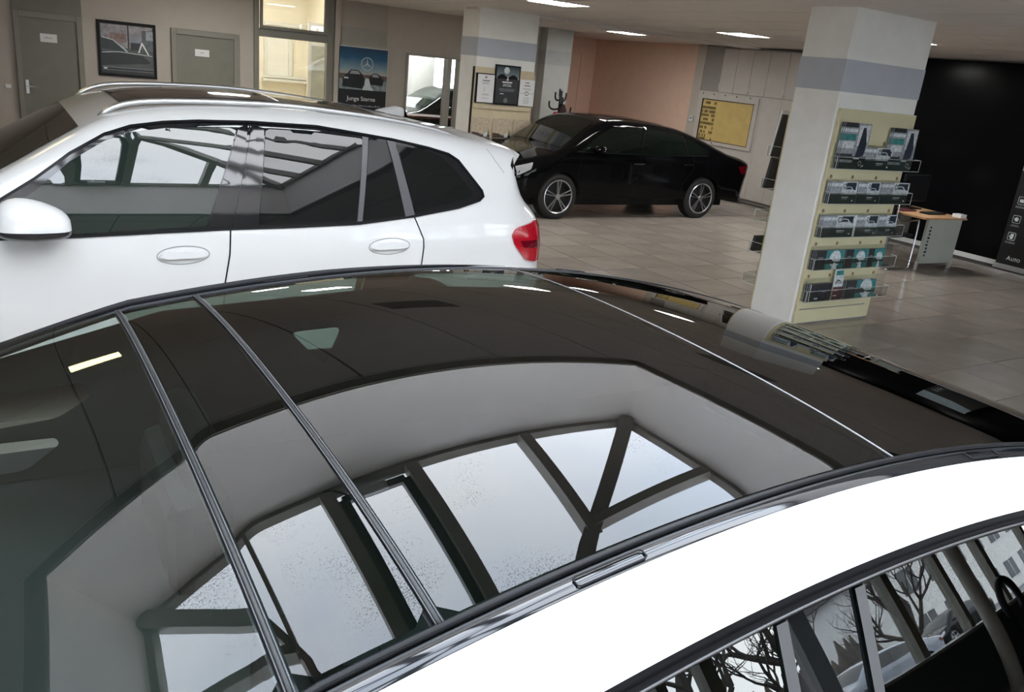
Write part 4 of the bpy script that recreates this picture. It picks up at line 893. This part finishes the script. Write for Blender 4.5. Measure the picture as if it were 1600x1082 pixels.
brochure(.468, HZ[2]+.004, .025, .20, 'plain', 'narrow white card standing between booklets on the third shelf', base=B1, zz=.083, lean=.03)
pile(4, .04, HZ[3], .40, .178, 'teal', 'teal car booklet at the left of the fourth shelf'); pile(3, .46, HZ[3], .33, .178, 'teal', 'teal car booklet in the middle of the fourth shelf'); pile(2, .80, HZ[3], .25, .178, 'teal', 'teal car booklet at the right of the fourth shelf')
pile(3, .04, HZ[4], .32, .165, 'dark', 'dark blue booklet at the left of the bottom shelf'); brochure(.385, HZ[4]+.004, .135, .295, 'tall', 'tall narrow leaflet with maroon foot on the bottom shelf', base=B1, zz=.08, lean=.06); pile(3, .57, HZ[4], .46, .175, 'teal', 'teal car booklet at the right of the bottom shelf')
# back side of the same pillar: empty brackets with a few leaning papers
b2 = thing('brochure_board', 'display board seen edge-on behind the big white pillar, brackets sticking out', 'display board', (7.36, 5.367, 0), (PI/2, 0, PI))
box('board', (0, .02, 0), (1.09, 1.975, .03), CREAM, b2, local=True)
for z in (1.47, 1.165, .86, .55, .24): board_holder(b2, z, 1.12, -.02, .10, .24-.05)
for (z, h, m_, lab) in ((1.47, .42, PAPER, 'white magazine leaning in the top bracket behind the big pillar'), (1.17, .30, DARKP, 'dark booklet leaning in the second bracket behind the big pillar'), (.555, .15, DARKP, 'short dark booklet in the fourth bracket behind the big pillar')):
    t = thing('brochure', lab, 'brochure', (6.40, 5.51, z+.006), (PI/2-.12, 0, PI), 'brochures behind the big pillar'); box('pages', (0, 0, 0), (.14, h, .02), m_, t, local=True); box('cover', (0, 0, -.012), (.14, h*.93, 0), DARKP, t, local=True)
# pillar with framed notices
B3 = (6.205, 11.374, 0)
b3 = thing('brochure_board', 'pale wooden board with framed notices on the farther white pillar', 'display board', B3, RX)
box('board', (0, .02, 0), (1.06, 1.965, .035), OAK, b3, local=True); box('board_rail', (.02, 1.36, .035), (1.04, 1.375, .05), mat('board_rail', (.45, .37, .24), .5), b3, local=True); box('board_rail', (.02, .70, .035), (1.04, .715, .05), MATS['board_rail'], b3, local=True); box('board_edge', (-.015, .02, -.0), (0, 1.965, .04), RUBBER, b3, local=True)
for z in (.84, .225): board_holder(b3, z, 1.13, -.01)
def notice(x0, z0, x1, z1, kind, lab):
    t = thing('framed_notice', lab, 'notice', (B3[0]+x0, 11.318, z0), (PI/2-.02, 0, 0), 'notices on the farther pillar'); w, h = x1-x0, z1-z0; a = Art(); a.z = .0155
    if kind == 'white':
        box('frame', (-.02, -.01, 0), (w+.01, h+.015, .012), RUBBER, t, local=True); box('sheet', (.01, 0, .012), (w, h, .015), PAPER, t, local=True)
        a.circ(w*.5, h*.90, .018, INK).lines(w*.2, w*.85, [h*.76], .016, INK, seed=1).lines(w*.3, w*.7, [h*.70, h*.66], .006, GREYP, seed=2).lines(w*.25, w*.8, [h*.3, h*.26, h*.15], .005, GREYP, seed=3).rect(w*.42, h*.38, w*.44, h*.55, INK)
    elif kind == 'black':
        box('frame', (-.01, -.01, 0), (w+.01, h+.01, .015), RUBBER, t, local=True); a.z = .0158
        a.rect(.015, h*.66, w-.01, h*.98, ramp_mat('print_notice_sky', [(0, (.35, .36, .36)), (.4, (.16, .20, .22)), (1, (.02, .05, .06))], 1, h*.66, h)).rect(.015, .01, w-.01, h*.66, DARKP).circ(w*.45, h*.88, .05, PALEP).car(w*.28, h*.66, .18, RUBBER).car(w*.72, h*.66, .17, RUBBER, flip=-1).poly([(w*.45, h*.62), (w*.55, h*.62), (w*.52, h*.74)], PALEP)
        a.lines(w*.2, w*.8, [h*.56], .018, WHITEP, seed=4).lines(w*.3, w*.7, [h*.51, h*.47], .010, PALEP, seed=5).lines(w*.15, w*.85, [h*.40, h*.37, h*.34], .005, GREYP, seed=6).lines(w*.2, w*.4, [h*.26], .012, PALEP, seed=7).star3(w*.48, h*.10, .032, PALEP)
    else:
        box('sheet', (0, 0, 0), (w, h, .012), PAPER, t, local=True); a.z = .0125
        a.lines(w*.3, w*.7, [h*.87, h*.76], .014, INK, seed=8).lines(w*.15, w*.85, [h*.66, h*.62], .005, GREYP, seed=9).ring(w*.5, h*.48, .034, .012, INK).rect(w*.05, h*.478, w*.36, h*.488, INK).rect(w*.64, h*.478, w*.97, h*.488, INK).lines(w*.25, w*.75, [h*.3, h*.22, h*.16, h*.1], .006, GREYP, seed=10)
    a.build('print', t)
notice(.04, 1.46, .335, 1.865, 'white', 'white notice in a thin black frame, left of the dark notice'); notice(.35, 1.455, .775, 2.015, 'black', 'tall dark framed notice with cars, middle of the farther pillar'); notice(.795, 1.45, 1.065, 1.84, 'seal', 'unframed white sheet with a round seal, right of the dark notice')
for x, w, lab in ((.012, .315, 'beige brochure at the left of the upper shelf, farther pillar'), (.375, .325, 'beige brochure in the middle of the upper shelf, farther pillar'), (.75, .31, 'beige brochure at the right of the upper shelf, farther pillar')):
    brochure(x, .848, w, .39, 'beige', lab, base=B3, zz=.075, lean=.05, grp='beige brochures on the farther pillar')
brochure(.74, .233, .31, .39, 'beige', 'beige brochure in the lower shelf of the farther pillar', base=B3, zz=.075, lean=.05, grp='beige brochures on the farther pillar')

# ------------------------------------------------------------------ right-hand side furniture
cb = thing('wall_cupboard', 'tall grey built-in cupboard with narrow upper doors on the far right wall', 'cupboard', (12.3, 11.2, 0))
box('carcass', (12.14, 9.6, 0), (12.498, 12.25, HC-.02), CUPD, cb); box('carcass', (12.13, 12.25, 0), (12.498, 12.755, HC-.02), CUPD, cb)
ys = [12.25, 11.87, 11.485, 11.08, 10.63, 10.23, 9.83]
for a, b in zip(ys[:-1], ys[1:]):
    dr = box('cupboard_door', (12.105, b+.004, 1.945), (12.138, a-.004, HC-.05), CUP, cb, bevel=.003)
    box('lower_panel', (12.105, b+.002, .07), (12.138, a-.002, 1.935), CUP, cb)
    if abs(a-11.485) < .01 or abs(a-10.63) < .01 or abs(a-12.25) < .01: g = MB(); g.tube([(12.105, a-.025, 1.985), (12.075, a-.025, 1.985), (12.075, a-.025, 2.105), (12.105, a-.025, 2.105)], .006); g.build('handle', SILVER, dr, True)
box('lower_panel', (12.105, 12.252, .07), (12.128, 12.75, 1.935), CUP, cb)
kb = thing('key_board', 'yellow key board in a white frame on the grey cupboard', 'key board', (12.10, 12.70, .945), RXR)
g = MB(); W_, H_ = 1.56, .965
for a, b in (((0, 0), (W_, .07)), ((0, H_-.12), (W_, H_)), ((0, .07), (.11, H_-.12)), ((W_-.10, .07), (W_, H_-.12))): g.box((*a, 0), (*b, .03))
g.build('frame', CUP, kb, local=True, bevel=.004); box('panel', (.11, .07, 0), (W_-.10, H_-.12, .01), YELLOW, kb, local=True)
g = MB()
for a, b in (((.105, .065), (W_-.095, .075)), ((.105, H_-.125), (W_-.095, H_-.115)), ((.105, .07), (.112, H_-.12)), ((W_-.103, .07), (W_-.095, H_-.12))): g.box((*a, 0), (*b, .034))
g.build('frame_lip', RUBBER, kb, local=True)
for x, z in ((.1, .945), (.4, .945), (.7, .945), (1.0, .945), (1.35, .945), (.55, .03)): g = MB(); g.lathe([(.03, .012), (.036, .012), (.038, .0005)], 10, 0, 'z', (x, z, 0)); g.build('screw', RUBBER, kb, local=True)
ORD = 'first second third fourth fifth sixth seventh eighth ninth tenth eleventh'.split(); r_ = random.Random(3); rows = [(.79, 2, 2), (.70, 0, 0), (.625, 0, 0), (.555, 0, 1), (.475, 2, 3), (.40, 0, 0), (.32, 0, 4), (.235, 1, 2), (.165, 0, 5), (.105, 0, 4)]
for ri, (z, s0, sk_) in enumerate(rows):
    nk = 0
    for k in range(s0, 11):
        if r_.random() < .14 or (sk_ and 5 < k < 5+sk_+1): continue
        x = .14+k*.034
        kt = tag(box('key_tag', (x-.0055, z-.038, .01), (x+.0055, z+(.012 if z != .715 else .045), .018), RUBBER, kb, local=True), ORD[nk]+' dark key tag from the left, '+ORD[ri]+' row of the yellow key board', 'key', 'dark key tags on the key board')
        nk += 1; kt.parent = None; kt.matrix_world = Matrix.LocRotScale(kb.location, kb.rotation_euler, None)
th_ = thing('thermostat', 'small white thermostat box beside the grey cupboard', 'thermostat', (12.10, 12.90, 1.32), RXR); box('case', (0, 0, 0), (.11, .11, .03), PLASTIC_W, th_, local=True, bevel=.006); box('display', (.02, .05, .03), (.09, .085, .032), INK, th_, local=True)
# coat stand
cs = thing('coat_stand', 'dark wooden coat stand with curved hooks beyond the black saloon', 'coat stand', (9.36, 13.6, 0))
g = MB(); g.tube([(9.36, 13.6, .0), (9.36, 13.6, 1.66)], .032, 10); g.build('pole', BLACK_FAB, cs, True)
for k, (dx, dy, z) in enumerate(((-.25, 0, 1.33), (.26, 0, 1.24), (-.11, .03, 1.50), (.10, -.03, 1.50), (.05, .12, 1.56), (-.03, -.12, 1.42))):
    g = MB(); L = math.hypot(dx, dy); g.tube(catmull([(9.36, 13.6, z), (9.36+dx*.6, 13.6+dy*.6, z-.02), (9.36+dx*.97, 13.6+dy*.97, z+.03), (9.36+dx, 13.6+dy, z+.13)], .04), .017, 8); g.build('hook', BLACK_FAB, cs, True)
for k in range(4): g = MB(); a = k*PI/2+.4; g.tube([(9.36, 13.6, .2), (9.36+.25*math.cos(a), 13.6+.25*math.sin(a), .02)], .02); g.build('foot', BLACK_FAB, cs)
def coat(name, x, y, z0, z1, w, m, lab):
    G = []
    for i in range(11):
        t = i/10; ww = w*(.35+.65*min(1, t*2.2)**.6); G.append([(x+ww*math.cos(a)*(1+.08*math.sin(5*a+i)), y+ww*.55*math.sin(a)*(1+.1*math.cos(4*a)), z1-(z1-z0)*t) for a in np.linspace(0, 2*PI, 21)])
    g = MB(); g.grid(np.array(G)); tag(g.build(name, m, None, True), lab, 'coat')
coat('coat', 9.22, 13.50, .75, 1.27, .115, RED_CLOTH, 'red jacket hanging on the coat stand'); coat('coat', 9.41, 13.56, .70, 1.42, .12, mat('dark_coat', (.02, .008, .008), .9), 'dark coat hanging on the coat stand')
rc = thing('chair', 'red backed chair whose top peeks over the black saloon roof', 'chair', (9.85, 13.0, 0))
g = MB(); g.box((9.72, 13.05, .75), (9.98, 13.10, 1.325)); g.build('backrest', mat('dark_red_fabric', (.10, .012, .02), .9), rc, bevel=.04); g = MB(); g.box((9.65, 12.65, .42), (10.05, 13.08, .47)); g.build('seat', MATS['dark_red_fabric'], rc, bevel=.02)
for x in (9.68, 10.02):
    for y in (12.68, 13.05): box('leg', (x-.015, y-.015, 0), (x+.015, y+.015, .78 if y > 13 else .42), RUBBER, rc)
# desk, monitor, chairs
dk = thing('desk', 'desk with wooden top and grey side panel in front of the black backdrop', 'desk', (10.9, 6.6, 0))
g = MB(); g.prism([(9.99, 6.39), (10.0, 6.1), (10.81, 6.03), (10.95, 6.93), (10.4, 6.9)], .715, .74); g.build('tabletop', DESKTOP, dk, bevel=.004)
g = MB(); g.beam((10.34, 6.275, .40), (11.04, 6.235, .40), .035, .62); sp_ = g.build('side_panel', DESKP, dk)
for x, y in ((10.34, 6.275), (11.04, 6.24)): box('leg', (x-.012, y-.02, 0), (x+.012, y+.02, .12), SILVER, dk)
box('leg', (10.42, 6.84, 0), (10.46, 6.88, .715), SILVER, dk); g = MB(); g.beam((10.45, 6.86, .5), (10.93, 6.9, .5), .03, .4); g.build('back_panel', DESKP, dk)
g = MB()
for k in range(9): g.box((10.405-.01*(k % 2), 6.248, .19+.047*k), (10.43+.012*((k*3) % 4)/3, 6.252, .215+.047*k))
g.build('cut_out_row', RUBBER, sp_)
mo = thing('monitor', 'black computer monitor with its back to the camera on the wooden desk', 'monitor', (10.62, 6.72, .74))
g = MB(); g.box((10.30, 6.70, .84), (10.86, 6.74, 1.2)); g.build('screen_housing', RUBBER, mo, bevel=.012); g = MB(); g.box((10.45, 6.64, .742), (10.72, 6.84, .756)); g.tube([(10.58, 6.76, .75), (10.58, 6.75, .9)], .02); g.build('stand', RUBBER, mo)
kbd = thing('keyboard', 'flat black keyboard lying on the wooden desk', 'keyboard', (10.45, 6.35, .741)); g = MB(); g.box((10.32, 6.27, .742), (10.70, 6.41, .76)); g.build('case', RUBBER, kbd, bevel=.004)
for r0 in range(3): box('key_row', (10.335, 6.285+.04*r0, .76), (10.685, 6.315+.04*r0, .764), DARKP, kbd)
for k, (x, y, w, d, h, m_, lab) in enumerate(((10.68, 6.05, .13, .12, .04, PAPER, 'small stack of white paper at the front corner of the desk'), (10.12, 6.5, .28, .2, .012, MAROON, 'reddish folder lying on the wooden desk'))):
    t = thing('paper_stack' if k == 0 else ('folder' if k == 1 else 'book'), lab, ('paper', 'folder', 'book')[k], (x, y, .741)); box('sheets', (x, y, .741), (x+w, y+d, .741+h), m_, t); box('top_sheet', (x+.005, y+.004, .741+h), (x+w+.004, y+d-.003, .743+h), m_, t)
pp = thing('printer', 'dark office machine with paper tray between the pillar and the desk', 'printer', (10.9, 7.9, 0)); g = MB(); g.box((10.65, 7.7, .74), (11.15, 8.1, 1.0)); g.build('housing', BLACK_FAB, pp, bevel=.02); box('cabinet', (10.65, 7.7, 0), (11.15, 8.1, .735), DARKP, pp); g = MB(); g.beam((10.5, 7.78, 1.12), (10.72, 7.78, 1.04), .3, .012); g.build('paper_tray', PAPER, pp)
vc = thing('visitor_chair', 'black cantilever chair with thin metal frame pushed under the desk corner', 'chair', (9.95, 6.55, 0))
g = MB(); g.box((9.80, 6.36, .43), (10.24, 6.78, .47)); g.build('seat', BLACK_FAB, vc, bevel=.015); g = MB(); g.beam((9.80, 6.57, .56), (9.74, 6.57, .90), .40, .04, 0, (1, 0, 0)); g.build('backrest', BLACK_FAB, vc, bevel=.018)
for y in (6.34, 6.80): g = MB(); g.tube(catmull([(9.74, y, .9), (9.80, y, .66), (10.2, y, .655), (10.26, y, .6), (10.27, y, .1), (10.22, y, .014), (9.78, y, .012)], .05), .011, 8); g.build('frame_tube', CHROME, vc, True)
# roll-up banner
bn = thing('banner', 'black roll-up banner with white icons and lettering in front of the backdrop', 'banner', (12.12, 6.19, .05), RXR)
box('cloth', (0, .02, 0), (.85, 1.95, .006), mat('banner_black', (.008, .008, .009), .35, noise=0), bn, local=True); box('base', (-.01, -.045, -.03), (.86, .02, .04), SILVER, bn, local=True); box('top_bar', (0, 1.95, -.004), (.85, 1.97, .012), SILVER, bn, local=True)
a = Art(); a.z = .0066; BLU = mat('banner_blue', (.30, .40, .46), .4, noise=.3, nscale=20); a.poly([(.0, 1.32), (.5, 1.32), (.85, 1.5), (.85, 1.95), (.0, 1.95)], BLU)
for k, z in enumerate((.92, .66, .42)):
    x = .115+.0*k; r = .055; a.poly(round_poly([(x-r, z-r), (x+r, z-r), (x+r, z+r), (x-r, z+r)], .02, 3), PALEP); a.poly(round_poly([(x-r+.006, z-r+.006), (x+r-.006, z-r+.006), (x+r-.006, z+r-.006), (x-r+.006, z+r-.006)], .017, 3), MATS['banner_black'])
    if k == 0: a.rect(x-.03, z-.025, x+.03, z+.02, PALEP)
    elif k == 1: a.circ(x, z, .03, PALEP)
    else: a.poly([(x-.012, z-.038), (x+.018, z-.038), (x+.028, z-.005), (x+.028, z+.03), (x+.008, z+.038), (x-.018, z+.03), (x-.018, z+.0), (x-.034, z+.012), (x-.036, z+.0)], PALEP)
    a.lines(x-.07, x+.07, [z-.085, z-.1], .006, GREYP, seed=k)
a.build('print', bn); text('A', .082, .135, .115, WHITEP, bn, .0075, 'LEFT'); text('UTO', .06, .198, .107, WHITEP, bn, .0075, 'LEFT')

# ------------------------------------------------------------------ glazed front behind the viewer, and the street outside
wf = struct(box('wall_front', (-3.75, -3.95, -.1), (12.65, -3.75, 1.02), mat('parapet_dark', (.03, .03, .03), .6), None)); struct(box('wall_front_top', (-3.75, -3.95, HC-.12), (12.65, -3.75, 3.2), WALL))
w7 = sroot('window_7', (4.5, -3.85, 1.02)); box('window_sill', (-3.7, -3.95, 1.02), (12.6, -3.68, 1.06), mat('sill_grey', (.30, .30, .29), .6, bump=.1), w7)
for k, (x, w) in enumerate(((-3.6, .12), (-2.1, .09), (-.6, .09), (.9, .09), (2.35, .09), (3.45, .10), (3.95, .14), (5.15, .24), (6.65, .12), (7.75, .10), (8.9, .12), (10.4, .1), (11.9, .1))):
    box('mullion', (x-w/2, -3.92, 1.06), (x+w/2, -3.78, HC-.12), mat('front_mullion', (.16, .15, .12), .5), w7)
box('transom', (-3.7, -3.91, 2.2), (12.6, -3.79, 2.28), MATS['front_mullion'], w7); box('pane', (-3.7, -3.86, 1.06), (12.6, -3.855, 2.2), CLEAR, w7); box('pane', (-3.7, -3.86, 2.28), (12.6, -3.855, HC-.12), CLEAR, w7)
g = MB(); g.lathe([(0, .09), (HC, .09)], 28, 0, 'z', (7.2, -3.2, 0)); struct(g.build('pillar_round', mat('round_pillar', (.33, .31, .27), .6), None, True))
hc = thing('hoop_chair', 'dark chair with a hollow rounded back beside the front window sill', 'chair', (8.3, -3.35, 0))
g = MB(); g.tube([(8.3+.24*math.cos(t), -3.45, 1.08+.30*math.sin(t)) for t in np.linspace(-.6, PI+.6, 24)], .05, 10); g.build('backrest', BLACK_FAB, hc, True); g = MB(); g.box((8.05, -3.45, .55), (8.55, -3.05, .62)); g.build('seat', BLACK_FAB, hc, bevel=.02)
for x in (8.08, 8.52):
    for y in (-3.42, -3.08): box('leg', (x-.02, y-.02, 0), (x+.02, y+.02, .9 if y < -3.2 else .55), RUBBER, hc)
struct(box('ground', (-60, -80, -.3), (90, 60, -.13), ASPH))
def tree(x, y, h, seed, lab):
    r_ = random.Random(seed); g = MB(); br = MB(); fi = MB()
    def grow(p, d, L, r, lev, tgt):
        pts = [p]; q = Vector(p); dd = Vector(d)
        for k in range(3):
            dd = (dd+Vector((r_.uniform(-.28, .28), r_.uniform(-.28, .28), r_.uniform(-.08, .2)))).normalized(); q = q+dd*L/3; pts.append(tuple(q))
        tgt.tube(pts, [r, r*.88, r*.76, r*.62], 7 if lev < 2 else 3, cap=False)
        if lev >= 6: return
        for k in range((4, 4, 3, 3, 2, 2)[lev]):
            i = r_.choice((1, 2, 3, 3)); nd = (dd*.7+Vector((r_.uniform(-1, 1), r_.uniform(-1, 1), r_.uniform(-.15, .6)))*.85).normalized(); grow(pts[i], nd, L*r_.uniform(.62, .82), r*(.55 if lev else .6), lev+1, br if lev < 3 else fi)
    grow((x, y, -.15), (0, 0, 1), h*.30, h*.026, 0, g)
    t = thing('bare_tree', lab, 'tree', (x, y, -.15)); g.build('trunk', BARK, t, True); br.build('branches', BARK, t); fi.build('twigs', BARK, t)
for k, (x, y, h, lab) in enumerate(((10.5, -19, 11, 'bare street tree nearest the front windows'), (16.5, -21, 12, 'bare tree mirrored in the side window of the front white car'), (22.5, -22, 11, 'bare tree beside the parked grey car outside'), (3, -20, 11, 'bare tree far along the street to the west'), (30, -21, 10, 'bare tree before the white house'), (14, -28, 12, 'bare tree behind the hedge across the street'))): tree(x, y, h, k+11, lab)
bd = thing('house', 'white house with dark windows across the street', 'building', (44, -28, -.13))
box('walls', (35, -32, -.13), (56, -25, 5.6), BUILD, bd)
g = MB(); g.add([(34.5, -32.4, 5.6), (56.4, -32.4, 5.6), (56.4, -24.6, 5.6), (34.5, -24.6, 5.6), (34.5, -28.5, 8.6), (56.4, -28.5, 8.6)], [(0, 1, 5, 4), (2, 3, 4, 5), (0, 4, 3), (1, 2, 5), (0, 3, 2, 1)]); g.build('roof', BROOF, bd)
for zz in (.7, 3.4):
    for k in range(6):
        x = 36.2+3.3*k; f_ = box('window', (x, -25.06, zz), (x+1.9, -24.96, zz+1.3), WINDARK, bd)
        g = MB(); g.box((x+.92, -24.97, zz), (x+.98, -24.93, zz+1.3)); g.build('window_bar', PLASTIC_W, f_)
g = MB()
for k in range(90):
    x = -4+k*.4+random.uniform(-.1, .1); h = random.uniform(1.6, 3.2); g.tube([(x, -25+random.uniform(-.5, .5), -.14), (x+.1, -25, h*.6), (x+random.uniform(-.2, .2), -25, h)], [.30, .38, .05], 6)
hd = g.build('hedge', HEDGE, None, True); tag(hd, 'brown winter hedge across the street', 'hedge')
pc = saloon('parked_car', 'grey car parked outside by the bare trees', 6.5, -11.5, GREY_PAINT, SG)
pc2 = saloon('parked_car', 'dark car parked outside before the white house', 16, -15, BLACK_PAINT, SG)

# ------------------------------------------------------------------ turn lettering into meshes
bpy.context.view_layer.update(); dg = bpy.context.evaluated_depsgraph_get()
for t in TEXTS:
    me = bpy.data.meshes.new_from_object(t.evaluated_get(dg)); n_ = link('lettering', me, t.parent); n_.matrix_basis = t.matrix_basis.copy()
for t in TEXTS: bpy.data.objects.remove(t)
